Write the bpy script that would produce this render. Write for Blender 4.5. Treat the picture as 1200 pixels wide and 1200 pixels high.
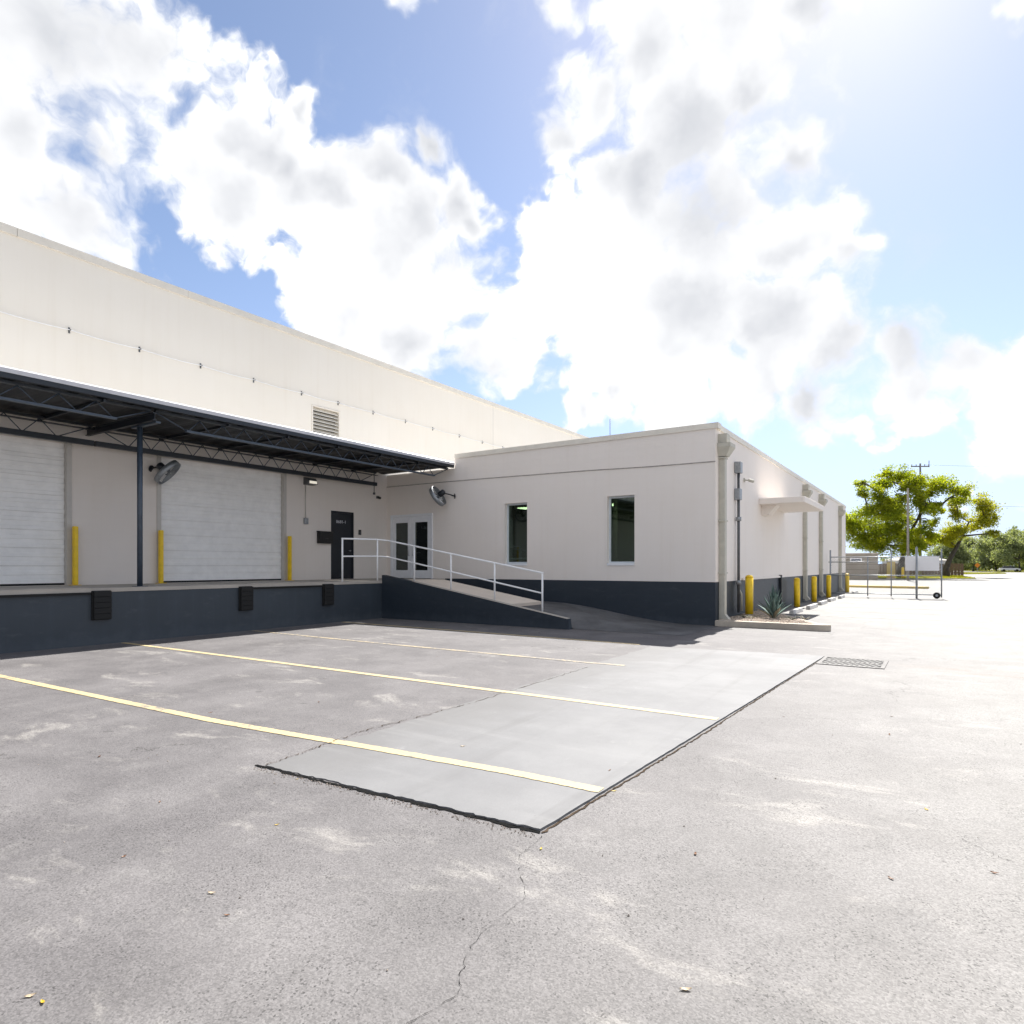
import bpy, bmesh, math, random
from mathutils import Vector, Matrix, Quaternion

for o in list(bpy.data.objects):
    bpy.data.objects.remove(o)
scene = bpy.context.scene
col = scene.collection
rnd = random.Random(11)
rad = math.radians

# ------------------------------------------------------------------ camera
YAW = math.atan(500 / 755)
cam_d = bpy.data.cameras.new('camera')
cam_d.sensor_width = 36
cam_d.lens = 36 * 755 / 1200
cam_d.shift_y = 63 / 1200
cam_d.clip_start = 0.05
cam_d.clip_end = 6000
cam = bpy.data.objects.new('camera', cam_d)
cam.location = (0, 0, 1.65)
cam.rotation_euler = (rad(90), 0, YAW)
col.objects.link(cam)
scene.camera = cam

# ------------------------------------------------------------------ exposure
scene.view_settings.view_transform = 'Standard'
scene.view_settings.look = 'None'
scene.view_settings.gamma = 1
scene.view_settings.use_curve_mapping = False
scene.view_settings.exposure = 2.38

# ------------------------------------------------------------------ sun
SUN_EL, SUN_AZ = 47.4, -5.6            # azimuth from +Y towards +X, degrees
S = Vector((math.cos(rad(SUN_EL)) * math.sin(rad(SUN_AZ)), math.cos(rad(SUN_EL)) * math.cos(rad(SUN_AZ)), math.sin(rad(SUN_EL))))
sun_d = bpy.data.lights.new('sun', 'SUN')
sun_d.energy = 2.2
sun_d.angle = rad(0.55)
sun_d.color = (1.0, 0.965, 0.91)
sun = bpy.data.objects.new('sun', sun_d)
sun.rotation_euler = S.to_track_quat('Z', 'Y').to_euler()
col.objects.link(sun)

# ------------------------------------------------------------------ world: sky and clouds
world = bpy.data.worlds.new('World')
scene.world = world
world.use_nodes = True
world.cycles.sampling_method = 'MANUAL'
world.cycles.sample_map_resolution = 512
wt = world.node_tree
wt.nodes.clear()


class G:
    """tiny node graph helper"""
    def __init__(self, tree):
        self.t = tree

    def n(self, kind, **kw):
        nd = self.t.nodes.new(kind)
        for k, v in kw.items():
            setattr(nd, k, v)
        return nd

    def put(self, sock, v):
        if v is None:
            return
        if hasattr(v, 'is_output'):
            self.t.links.new(v, sock)
        else:
            sock.default_value = v

    def math(self, op, a, b=None, c=None, clamp=False):
        nd = self.n('ShaderNodeMath', operation=op, use_clamp=clamp)
        for i, v in enumerate((a, b, c)):
            self.put(nd.inputs[i], v)
        return nd.outputs[0]

    def vmath(self, op, a, b=None, scale=None):
        nd = self.n('ShaderNodeVectorMath', operation=op)
        self.put(nd.inputs[0], a)
        self.put(nd.inputs[1], b)
        if scale is not None:
            self.put(nd.inputs['Scale'], scale)
        return nd.outputs['Value'] if op in ('DISTANCE', 'LENGTH', 'DOT_PRODUCT') else nd.outputs[0]

    def step(self, v, lo, hi, a=0.0, b=1.0):
        nd = self.n('ShaderNodeMapRange', interpolation_type='SMOOTHSTEP')
        for i, x in enumerate((v, lo, hi, a, b)):
            self.put(nd.inputs[i], x)
        return nd.outputs[0]

    def noise(self, vec, scale, detail=4, rough=0.5, dist=0.0, out=0, ntype=None):
        nd = self.n('ShaderNodeTexNoise')
        if ntype:
            nd.noise_type = ntype
        self.put(nd.inputs['Vector'], vec)
        self.put(nd.inputs['Scale'], scale)
        self.put(nd.inputs['Detail'], detail)
        self.put(nd.inputs['Roughness'], rough)
        self.put(nd.inputs['Distortion'], dist)
        return nd.outputs[out]

    def voro(self, vec, scale, feature='F1', out='Distance', rnd_=1.0):
        nd = self.n('ShaderNodeTexVoronoi', feature=feature)
        self.put(nd.inputs['Vector'], vec)
        self.put(nd.inputs['Scale'], scale)
        self.put(nd.inputs['Randomness'], rnd_)
        return nd.outputs[out]

    def mix(self, f, a, b, mode='MIX'):
        nd = self.n('ShaderNodeMix', data_type='RGBA', blend_type=mode)
        self.put(nd.inputs[0], f)
        self.put(nd.inputs[6], a if hasattr(a, 'is_output') else (*a[:3], 1))
        self.put(nd.inputs[7], b if hasattr(b, 'is_output') else (*b[:3], 1))
        return nd.outputs[2]

    def scalev(self, vec, sx, sy, sz):
        return self.vmath('MULTIPLY', vec, (sx, sy, sz))


g = G(wt)
tc = g.n('ShaderNodeTexCoord')
D = tc.outputs['Generated']
sky = g.n('ShaderNodeTexSky', sky_type='NISHITA')
sky.sun_disc = False
sky.sun_elevation = rad(SUN_EL)
sky.sun_rotation = rad(SUN_AZ)
sky.air_density = 0.58
sky.dust_density = 0.25
sky.ozone_density = 1.2
sky.altitude = 0
# cumulus masses: azimuth, elevation (degrees), angular radius
CLOUDS = [(-69.1, 33.9, 0.11), (-64.3, 35.3, 0.066), (-71.0, 27.4, 0.07), (-68.6, 23.1, 0.087), (-71.0, 23.5, 0.066), (-66.5, 28.2, 0.05), (-75.5, 29.0, 0.111), (-74.7, 20.9, 0.094), (-59.3, 29.4, 0.057), (-56.8, 32.2, 0.054), (-53.9, 31.7, 0.058), (-51.5, 34.1, 0.024), (-55.8, 28.2, 0.068), (-51.1, 28.7, 0.063), (-52.2, 30.7, 0.049), (-48.4, 29.3, 0.056), (-44.8, 31.6, 0.051), (-41.4, 33.9, 0.03), (-43.3, 28.9, 0.08), (-38.8, 30.3, 0.048), (-37.3, 29.5, 0.032), (-46.2, 24.5, 0.089), (-40.3, 24.3, 0.086), (-48.4, 20.6, 0.066), (-42.5, 19.0, 0.074), (-35.8, 19.5, 0.075), (-34.3, 17.1, 0.049), (-53.2, 23.6, 0.023), (-45.5, 27.0, 0.075), (-26.7, 36.0, 0.059), (-29.0, 33.9, 0.04), (-22.3, 38.1, 0.081), (-15.2, 38.5, 0.093), (-8.0, 37.6, 0.056), (-18.0, 33.2, 0.105), (-12.5, 34.4, 0.085), (-9.9, 29.9, 0.047), (-21.5, 29.9, 0.072), (-24.5, 30.4, 0.047), (-15.9, 27.0, 0.104), (-9.9, 24.9, 0.072), (-6.5, 23.2, 0.039), (-5.0, 23.7, 0.019), (-32.0, 28.4, 0.038), (-29.7, 26.2, 0.062), (-31.2, 22.5, 0.073), (-24.5, 23.5, 0.103), (-26.0, 19.1, 0.09), (-18.7, 19.9, 0.126), (-11.2, 19.1, 0.092), (-13.2, 14.8, 0.069), (-19.4, 13.9, 0.054), (-6.8, 16.7, 0.063), (-2.2, 15.4, 0.061), (1.6, 14.8, 0.061), (5.0, 13.0, 0.075), (-8.0, 13.0, 0.06), (-1.6, 12.9, 0.055), (3.5, 9.5, 0.042), (-4.4, 9.9, 0.028), (-27.1, 13.5, 0.038), (-24.5, 14.9, 0.037), (1.0, 5.2, 0.018), (-43.3, 41.3, 0.025), (-29.7, 41.4, 0.026), (4.5, 34.3, 0.021), (8.9, 14.4, 0.08), (11.3, 9.8, 0.07), (9.3, 30.4, 0.04), (5.7, 4.3, 0.027)]
w1 = g.vmath('SCALE', g.vmath('SUBTRACT', g.noise(D, 4.5, 3, 0.55, out=1), (0.5, 0.5, 0.5)), scale=0.12)
w2 = g.vmath('SCALE', g.vmath('SUBTRACT', g.noise(D, 17.0, 3, 0.6, out=1), (0.5, 0.5, 0.5)), scale=0.06)
warp = g.vmath('ADD', w1, w2)
Dw = g.vmath('ADD', D, warp)
mass = None
for az, el, r in CLOUDS:
    a, e = rad(az), rad(el)
    c = (math.cos(e) * math.sin(a), math.cos(e) * math.cos(a), math.sin(e))
    d = g.vmath('DISTANCE', Dw, c)
    r *= 1.07
    v = g.math('MULTIPLY_ADD', d, -1.0 / r, 1.0)            # 1 in the middle, 0 at the rim
    mass = v if mass is None else g.math('SMOOTH_MAX', mass, v, 0.26)
# the same kind of broken cumulus goes on over the rest of the sky
fld = g.noise(g.scalev(Dw, 1, 1, 1.5), 2.3, 3, 0.5)
fld = g.math('MULTIPLY_ADD', fld, 7.0, -3.30)
ca, ce = rad(-33.0), rad(20)
view_c = (math.cos(ce) * math.sin(ca), math.cos(ce) * math.cos(ca), math.sin(ce))
near = g.step(g.vmath('DISTANCE', D, view_c), 0.66, 0.86, -3.0, 0.0)
mass = g.math('MAXIMUM', mass, g.math('ADD', fld, near))
fine = g.noise(Dw, 21.0, 8, 0.60)
bill = g.voro(g.vmath('ADD', D, g.vmath('SCALE', warp, scale=0.8)), 24.0, 'F1')
dens = g.math('ADD', mass, g.math('MULTIPLY_ADD', fine, 1.20, -0.44))
dens = g.math('ADD', dens, g.math('MULTIPLY_ADD', bill, -0.55, 0.22))
soft = g.step(g.noise(D, 3.7, 2, 0.5), 0.38, 0.62, 0.30, 0.85)
alpha = g.step(dens, -0.10, soft)
cloud_a = alpha
wisp = g.step(g.noise(Dw, 7.0, 8, 0.65), 0.50, 0.85, 0.0, 0.30)
sepz = g.n('ShaderNodeSeparateXYZ')
g.put(sepz.inputs[0], D)
up = g.step(sepz.outputs[2], -0.005, 0.03)
low = g.math('MULTIPLY', g.math('POWER', g.math('SUBTRACT', 1.0, g.math('ABSOLUTE', sepz.outputs[2])), 7.0), 0.85)
wisp = g.math('MAXIMUM', wisp, low)
alpha = g.math('MULTIPLY', g.math('MAXIMUM', alpha, wisp), up)
lump = g.noise(g.vmath('ADD', D, w1), 4.2, 4, 0.5)
bulk = g.math('ADD', mass, g.math('MULTIPLY_ADD', g.noise(Dw, 11.0, 3, 0.5), 0.9, -0.45))
shade = g.math('MULTIPLY', g.step(bulk, -0.25, 1.1), g.step(lump, 0.22, 0.62))
cl_col = g.mix(shade, (1.0, 1.0, 1.0), (0.52, 0.535, 0.568))
cl_col = g.mix(cloud_a, (0.60, 0.63, 0.70), cl_col)
bg_sky = g.n('ShaderNodeBackground')
sx = g.n('ShaderNodeCombineXYZ')
g.put(sx.inputs[0], sepz.outputs[0])
g.put(sx.inputs[1], sepz.outputs[1])
g.put(sx.inputs[2], g.math('ADD', sepz.outputs[2], g.math('MULTIPLY', g.math('POWER', g.math('SUBTRACT', 1.0, g.math('ABSOLUTE', sepz.outputs[2])), 5.0), 0.15)))
g.put(sky.inputs[0], g.vmath('NORMALIZE', sx.outputs[0]))
g.put(bg_sky.inputs[0], g.mix(1.0, sky.outputs[0], (1.03, 0.955, 0.875), 'MULTIPLY'))
bg_sky.inputs[1].default_value = 0.05
bg_cl = g.n('ShaderNodeBackground')
g.put(bg_cl.inputs[0], cl_col)
bg_cl.inputs[1].default_value = 0.258
mixs = g.n('ShaderNodeMixShader')
g.put(mixs.inputs[0], alpha)
g.put(mixs.inputs[1], bg_sky.outputs[0])
g.put(mixs.inputs[2], bg_cl.outputs[0])
wout = g.n('ShaderNodeOutputWorld')
g.put(wout.inputs[0], mixs.outputs[0])


# ================================================================== helpers
def tag(o, label=None, cat=None, group=None, kind=None):
    if label: o['label'] = label
    if cat: o['category'] = cat
    if group: o['group'] = group
    if kind: o['kind'] = kind
    return o


def empty(name, loc=(0, 0, 0), rz=0, label=None, cat=None, group=None):
    o = bpy.data.objects.new(name, None)
    o.location = loc
    o.rotation_euler = (0, 0, rz)
    o.empty_display_size = 0.2
    col.objects.link(o)
    return tag(o, label, cat, group)


def copy_tree(o, parent=None):
    c = o.copy()
    col.objects.link(c)
    c.parent = parent
    for ch in list(o.children):
        copy_tree(ch, c)
    return c


class MB:
    def __init__(self):
        self.b = bmesh.new()

    def box(self, a, b):
        x0, y0, z0 = (min(a[i], b[i]) for i in range(3))
        x1, y1, z1 = (max(a[i], b[i]) for i in range(3))
        v = [self.b.verts.new(p) for p in ((x0, y0, z0), (x1, y0, z0), (x1, y1, z0), (x0, y1, z0), (x0, y0, z1), (x1, y0, z1), (x1, y1, z1), (x0, y1, z1))]
        for f in ((3, 2, 1, 0), (4, 5, 6, 7), (0, 1, 5, 4), (1, 2, 6, 5), (2, 3, 7, 6), (3, 0, 4, 7)):
            self.b.faces.new([v[i] for i in f])
        return self

    def rings(self, rings, caps=True, smooth=True):
        vs = [[self.b.verts.new(p) for p in r] for r in rings]
        n = len(rings[0])
        for r0, r1 in zip(vs, vs[1:]):
            for i in range(n):
                f = self.b.faces.new((r0[i], r0[(i + 1) % n], r1[(i + 1) % n], r1[i]))
                f.smooth = smooth
        if caps:
            self.b.faces.new(list(reversed(vs[0])))
            self.b.faces.new(vs[-1])
        return self

    def tube(self, pts, rr, seg=8, caps=True):
        pts = [Vector(p) for p in pts]
        if not isinstance(rr, (list, tuple)):
            rr = [rr] * len(pts)
        out = []
        ref = None
        for i, p in enumerate(pts):
            if i == 0: t = pts[1] - pts[0]
            elif i == len(pts) - 1: t = pts[-1] - pts[-2]
            else: t = (pts[i + 1] - pts[i]).normalized() + (pts[i] - pts[i - 1]).normalized()
            t.normalize()
            if ref is None:
                ref = Vector((0, 0, 1)) if abs(t.z) < 0.9 else Vector((1, 0, 0))
            a = t.cross(ref).normalized()
            b = t.cross(a).normalized()
            ref = -b if ref.dot(-b) > 0 else b
            ref = a.cross(t).normalized() if False else ref
            out.append([p + (a * math.cos(2 * math.pi * k / seg) + b * math.sin(2 * math.pi * k / seg)) * rr[i] for k in range(seg)])
        return self.rings(out, caps)

    def bar(self, p0, p1, w, h):
        """rectangular bar from p0 to p1"""
        p0, p1 = Vector(p0), Vector(p1)
        t = (p1 - p0).normalized()
        ref = Vector((0, 0, 1)) if abs(t.z) < 0.95 else Vector((0, 1, 0))
        a = t.cross(ref).normalized()
        b = a.cross(t).normalized()
        return self.rings([[p + a * (sx * w / 2) + b * (sz * h / 2) for sx, sz in ((-1, -1), (1, -1), (1, 1), (-1, 1))] for p in (p0, p1)], smooth=False)

    def lathe(self, c, axis, prof, seg=20, caps=True):
        """prof: list of (radius, distance along axis)"""
        c, t = Vector(c), Vector(axis).normalized()
        ref = Vector((0, 0, 1)) if abs(t.z) < 0.9 else Vector((1, 0, 0))
        a = t.cross(ref).normalized()
        b = t.cross(a)
        return self.rings([[c + t * h + (a * math.cos(2 * math.pi * k / seg) + b * math.sin(2 * math.pi * k / seg)) * max(r, 1e-4) for k in range(seg)] for r, h in prof], caps)

    def quad(self, *p):
        self.b.faces.new([self.b.verts.new(q) for q in p])
        return self

    def prism(self, poly, z0, z1):
        lo = [self.b.verts.new((x, y, z0)) for x, y in poly]
        hi = [self.b.verts.new((x, y, z1)) for x, y in poly]
        self.b.faces.new(list(reversed(lo)))
        self.b.faces.new(hi)
        n = len(poly)
        for i in range(n):
            self.b.faces.new((lo[i], lo[(i + 1) % n], hi[(i + 1) % n], hi[i]))
        return self

    def bevel(self, w, seg=2):
        bmesh.ops.bevel(self.b, geom=list(self.b.edges), offset=w, segments=seg, affect='EDGES', clamp_overlap=True)
        return self

    def mesh(self, name, mat, normals=True):
        if normals:
            bmesh.ops.recalc_face_normals(self.b, faces=list(self.b.faces))
        me = bpy.data.meshes.new(name)
        self.b.to_mesh(me)
        self.b.free()
        if mat: me.materials.append(mat)
        return me

    def build(self, name, mat, parent=None, normals=True):
        o = bpy.data.objects.new(name, self.mesh(name, mat, normals))
        col.objects.link(o)
        o.parent = parent
        return o


def share(name, me, parent=None, loc=(0, 0, 0), rot=(0, 0, 0), scale=(1, 1, 1)):
    o = bpy.data.objects.new(name, me)
    o.location, o.rotation_euler, o.scale = loc, rot, scale
    col.objects.link(o)
    o.parent = parent
    return o


def wall_mesh(mb, axis, pos, th, u0, u1, z0, z1, holes):
    """wall on plane axis=pos going back by th (signed), openings cut through"""
    us = sorted({u0, u1, *[h[0] for h in holes], *[h[1] for h in holes]})
    zs = sorted({z0, z1, *[h[2] for h in holes], *[h[3] for h in holes]})
    us = [u for u in us if u0 <= u <= u1]
    zs = [z for z in zs if z0 <= z <= z1]

    def P(u, z, k):
        w = pos + th * k
        return (w, u, z) if axis == 'x' else (u, w, z)
    solid = {}
    for i in range(len(us) - 1):
        for j in range(len(zs) - 1):
            cu, cz = (us[i] + us[i + 1]) / 2, (zs[j] + zs[j + 1]) / 2
            solid[i, j] = not any(h[0] < cu < h[1] and h[2] < cz < h[3] for h in holes)
    for (i, j), s in solid.items():
        if not s: continue
        a, b, c, d = us[i], us[i + 1], zs[j], zs[j + 1]
        mb.quad(P(a, c, 0), P(b, c, 0), P(b, d, 0), P(a, d, 0))
        mb.quad(P(a, c, 1), P(a, d, 1), P(b, d, 1), P(b, c, 1))
        for di, dj, e in ((-1, 0, ((a, c), (a, d))), (1, 0, ((b, d), (b, c))), (0, -1, ((b, c), (a, c))), (0, 1, ((a, d), (b, d)))):
            if not solid.get((i + di, j + dj), False):
                (p, q), (r, s_) = e
                mb.quad(P(p, q, 0), P(r, s_, 0), P(r, s_, 1), P(p, q, 1))
    bmesh.ops.remove_doubles(mb.b, verts=list(mb.b.verts), dist=1e-5)
    return mb


# ================================================================== materials
def new_mat(name):
    m = bpy.data.materials.new(name)
    m.use_nodes = True
    t = m.node_tree
    b = t.nodes['Principled BSDF']
    gg = G(t)
    geo = gg.n('ShaderNodeNewGeometry')
    return m, gg, b, geo.outputs['Position']


def bump(gg, b, h, strength, dist):
    nd = gg.n('ShaderNodeBump')
    nd.inputs['Strength'].default_value = strength
    nd.inputs['Distance'].default_value = dist
    gg.put(nd.inputs['Height'], h)
    gg.put(b.inputs['Normal'], nd.outputs[0])
    return nd


def plain(name, c, rough=0.5, metal=0.0, var=0.12, scale=6.0, bmp=0.0, bscale=60, spec=0.5, local=False):
    m, gg, b, P = new_mat(name)
    if local:
        P = gg.n('ShaderNodeTexCoord').outputs['Object']
    n = gg.noise(P, scale, 5, 0.6)
    lo = tuple(x * (1 - var) for x in c)
    hi = tuple(min(1, x * (1 + var)) for x in c)
    gg.put(b.inputs['Base Color'], gg.mix(gg.step(n, 0.25, 0.75), lo, hi))
    gg.put(b.inputs['Roughness'], gg.math('MULTIPLY_ADD', n, 0.18, rough - 0.09))
    b.inputs['Metallic'].default_value = metal
    b.inputs['Specular IOR Level'].default_value = spec
    if bmp:
        bump(gg, b, gg.noise(P, bscale, 3, 0.6), bmp, 0.01)
    return m


def wall_paint(name, c, blocks, rough=0.72, streak=0.08, spec=0.35, scuff=None):
    """painted masonry or render: faint courses, roller texture, rain streaks"""
    m, gg, b, P = new_mat(name)
    sp = gg.n('ShaderNodeSeparateXYZ')
    gg.put(sp.inputs[0], P)
    u = gg.math('ADD', sp.outputs[0], sp.outputs[1])
    cb = gg.n('ShaderNodeCombineXYZ')
    gg.put(cb.inputs[0], u)
    gg.put(cb.inputs[1], sp.outputs[2])
    uv = cb.outputs[0]
    big = gg.noise(P, 0.45, 5, 0.6)
    st = gg.noise(gg.scalev(uv, 5.0, 0.22, 1.0), 1.0, 6, 0.65)
    f = gg.math('ADD', gg.math('MULTIPLY', gg.step(big, 0.3, 0.75), 0.5), gg.math('MULTIPLY', gg.step(st, 0.45, 0.85), 0.6), clamp=True)
    dark = tuple(x * (1 - streak) * k for x, k in zip(c, (1.0, 0.985, 0.96)))
    gg.put(b.inputs['Base Color'], gg.mix(f, c, dark))
    if scuff:
        base = gg.mix(f, c, dark)
        sc = gg.noise(gg.scalev(uv, 1.0, 2.2, 1.0), 2.2, 8, 0.72)
        base = gg.mix(gg.math('MULTIPLY', gg.step(sc, 0.53, 0.72), 0.55), base, scuff)
        dz = gg.step(gg.math('ADD', sp.outputs[2], gg.math('MULTIPLY_ADD', gg.noise(gg.scalev(uv, 1.0, 0.5, 1.0), 3.0, 6, 0.7), 0.7, -0.35)), 0.0, 0.30, 1, 0)
        base = gg.mix(gg.math('MULTIPLY', dz, 0.30), base, tuple(min(1, q * 1.6) for q in scuff))
        chip = gg.step(gg.noise(uv, 17, 5, 0.75), 0.68, 0.71)
        base = gg.mix(gg.math('MULTIPLY', gg.math('MULTIPLY', chip, gg.step(sp.outputs[2], 0.05, 0.55, 1, 0)), 0.7), base, (0.22, 0.21, 0.20))
        gg.put(b.inputs['Base Color'], base)
    b.inputs['Roughness'].default_value = rough
    b.inputs['Specular IOR Level'].default_value = spec
    h = gg.math('MULTIPLY', gg.noise(P, 45, 4, 0.65), 0.35)
    if blocks:
        br = gg.n('ShaderNodeTexBrick')
        gg.put(br.inputs['Vector'], uv)
        br.inputs['Scale'].default_value = 1.0
        br.inputs['Brick Width'].default_value = 0.406
        br.inputs['Row Height'].default_value = 0.203
        br.inputs['Mortar Size'].default_value = 0.008
        br.inputs['Mortar Smooth'].default_value = 0.6
        h = gg.math('ADD', h, gg.math('MULTIPLY', br.outputs['Fac'], -0.55))
    h = gg.math('ADD', h, gg.math('MULTIPLY', gg.noise(P, 1.3, 3, 0.5), 0.8))
    bump(gg, b, h, 0.5, 0.006)
    return m


def asphalt(name):
    m, gg, b, P = new_mat(name)
    sp = gg.n('ShaderNodeSeparateXYZ')
    gg.put(sp.inputs[0], P)
    x, y = sp.outputs[0], sp.outputs[1]
    big = gg.noise(P, 0.16, 6, 0.6)
    mid = gg.noise(P, 0.9, 6, 0.65)
    # drive aisle: paler asphalt than the sealed court, plus sun glare painted in
    edge = gg.math('ADD', gg.math('ADD', x, gg.math('MULTIPLY', y, 0.05)), gg.math('MULTIPLY_ADD', big, 5.0, -2.5))
    aisle = gg.step(edge, -3.4, 2.6)
    court = gg.mix(gg.step(mid, 0.3, 0.72), (0.108, 0.102, 0.104), (0.158, 0.150, 0.151))
    drive = gg.mix(gg.step(mid, 0.28, 0.75), (0.190, 0.182, 0.172), (0.262, 0.254, 0.243))
    c = gg.mix(aisle, court, drive)
    farc = gg.mix(gg.step(mid, 0.3, 0.7), (0.172, 0.166, 0.158), (0.230, 0.223, 0.212))
    c = gg.mix(gg.step(gg.math('ADD', y, gg.math('MULTIPLY', mid, 8)), 17, 34), c, farc)
    # pale scuffs dragged across the court, dusty film
    sc = gg.noise(gg.scalev(gg.vmath('ADD', P, gg.vmath('SCALE', gg.noise(P, 0.5, 3, out=1), scale=1.2)), 1.1, 2.6, 1), 0.75, 7, 0.7)
    c = gg.mix(gg.math('MULTIPLY', gg.step(sc, 0.55, 0.70), 0.55), c, (0.31, 0.295, 0.275))
    oil = gg.noise(P, 0.38, 5, 0.6, 0.4)
    c = gg.mix(gg.math('MULTIPLY', gg.step(oil, 0.60, 0.78), 0.35), c, (0.075, 0.070, 0.070))
    # tyre sweeps on the aisle
    tw = gg.noise(gg.scalev(P, 2.6, 0.10, 1), 0.8, 5, 0.6, 0.3)
    c = gg.mix(gg.math('MULTIPLY', gg.step(tw, 0.55, 0.75), 0.22), c, (0.11, 0.105, 0.10))
    # rust coloured wash beyond the drain
    ru = gg.math('MULTIPLY', gg.step(gg.math('ABSOLUTE', gg.math('SUBTRACT', y, 12.35)), 0.0, 0.55, 1, 0), gg.step(x, -0.9, 0.2))
    ru = gg.math('MULTIPLY', ru, gg.step(gg.noise(gg.scalev(P, 0.5, 3.5, 1), 1.6, 6, 0.65), 0.42, 0.68))
    c = gg.mix(gg.math('MULTIPLY', ru, 0.55), c, (0.20, 0.12, 0.085))
    # patchy wear at arm's length scale, small dark drips
    w3 = gg.noise(P, 2.4, 8, 0.72)
    c = gg.mix(gg.math('MULTIPLY', gg.step(w3, 0.52, 0.74), 0.24), c, (0.27, 0.262, 0.252))
    c = gg.mix(gg.math('MULTIPLY', gg.step(w3, 0.48, 0.28), 0.28), c, (0.085, 0.083, 0.083))
    dr = gg.voro(gg.vmath('ADD', P, gg.vmath('SCALE', gg.noise(P, 6, 3, out=1), scale=0.12)), 1.15)
    c = gg.mix(gg.math('MULTIPLY', gg.step(dr, 0.035, 0.075, 1, 0), gg.math('MULTIPLY', gg.step(big, 0.5, 0.6), 0.45)), c, (0.05, 0.048, 0.047))
    # aggregate
    ag = gg.voro(P, 125.0, 'F1', 'Color')
    agv = gg.n('ShaderNodeSeparateColor')
    gg.put(agv.inputs[0], ag)
    ag1 = agv.outputs[0]
    grain = gg.noise(P, 260, 3, 0.75)
    mul = gg.math('ADD', gg.math('MULTIPLY_ADD', ag1, 0.46, 0.76), gg.math('MULTIPLY_ADD', grain, 0.45, -0.22))
    pit = gg.math('MULTIPLY', gg.step(agv.outputs[1], 0.90, 0.94), gg.step(gg.noise(P, 2.1, 4, 0.6), 0.35, 0.6))
    mul = gg.math('MULTIPLY', mul, gg.math('MULTIPLY_ADD', pit, -0.5, 1.0))
    cc = gg.n('ShaderNodeVectorMath', operation='SCALE')
    gg.put(cc.inputs[0], c)
    gg.put(cc.inputs['Scale'], mul)
    c = cc.outputs[0]
    # hairline cracks
    vw = gg.vmath('ADD', P, gg.vmath('SCALE', gg.noise(P, 1.7, 6, 0.7, out=1), scale=0.9))
    ck = gg.voro(vw, 0.21, 'DISTANCE_TO_EDGE')
    ckm = gg.math('MULTIPLY', gg.step(ck, 0.0, 0.0035, 1, 0), gg.step(gg.noise(P, 0.7, 3), 0.46, 0.60))
    c = gg.mix(gg.math('MULTIPLY', ckm, 0.75), c, (0.03, 0.028, 0.026))
    gg.put(b.inputs['Base Color'], c)
    gg.put(b.inputs['Roughness'], gg.math('MULTIPLY_ADD', mid, 0.2, 0.62))
    b.inputs['Specular IOR Level'].default_value = 0.22
    h = gg.math('ADD', gg.math('MULTIPLY', grain, 0.5), gg.math('MULTIPLY', gg.voro(P, 95.0), -0.8))
    h = gg.math('ADD', h, gg.math('MULTIPLY', pit, -0.6))
    bump(gg, b, h, 0.30, 0.005)
    return m


def concrete(name, c, dark=0.8, rough=0.75, grain=0.25, tint=(0.9, 0.84, 0.75)):
    m, gg, b, P = new_mat(name)
    n = gg.noise(P, 0.8, 7, 0.65)
    n2 = gg.noise(P, 9, 5, 0.65)
    col_ = gg.mix(gg.step(n, 0.3, 0.72), tuple(x * dark for x in c), c)
    col_ = gg.mix(gg.math('MULTIPLY', gg.step(n2, 0.55, 0.8), 0.35), col_, tuple(x * dark * t for x, t in zip(c, tint)))
    gr = gg.math('MULTIPLY_ADD', gg.noise(P, 160, 3, 0.7), 2 * grain, 1 - grain)
    s = gg.n('ShaderNodeVectorMath', operation='SCALE')
    gg.put(s.inputs[0], col_)
    gg.put(s.inputs['Scale'], gr)
    gg.put(b.inputs['Base Color'], s.outputs[0])
    b.inputs['Roughness'].default_value = rough
    b.inputs['Specular IOR Level'].default_value = 0.4
    bump(gg, b, gg.noise(P, 120, 3, 0.7), 0.25, 0.004)
    return m


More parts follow.
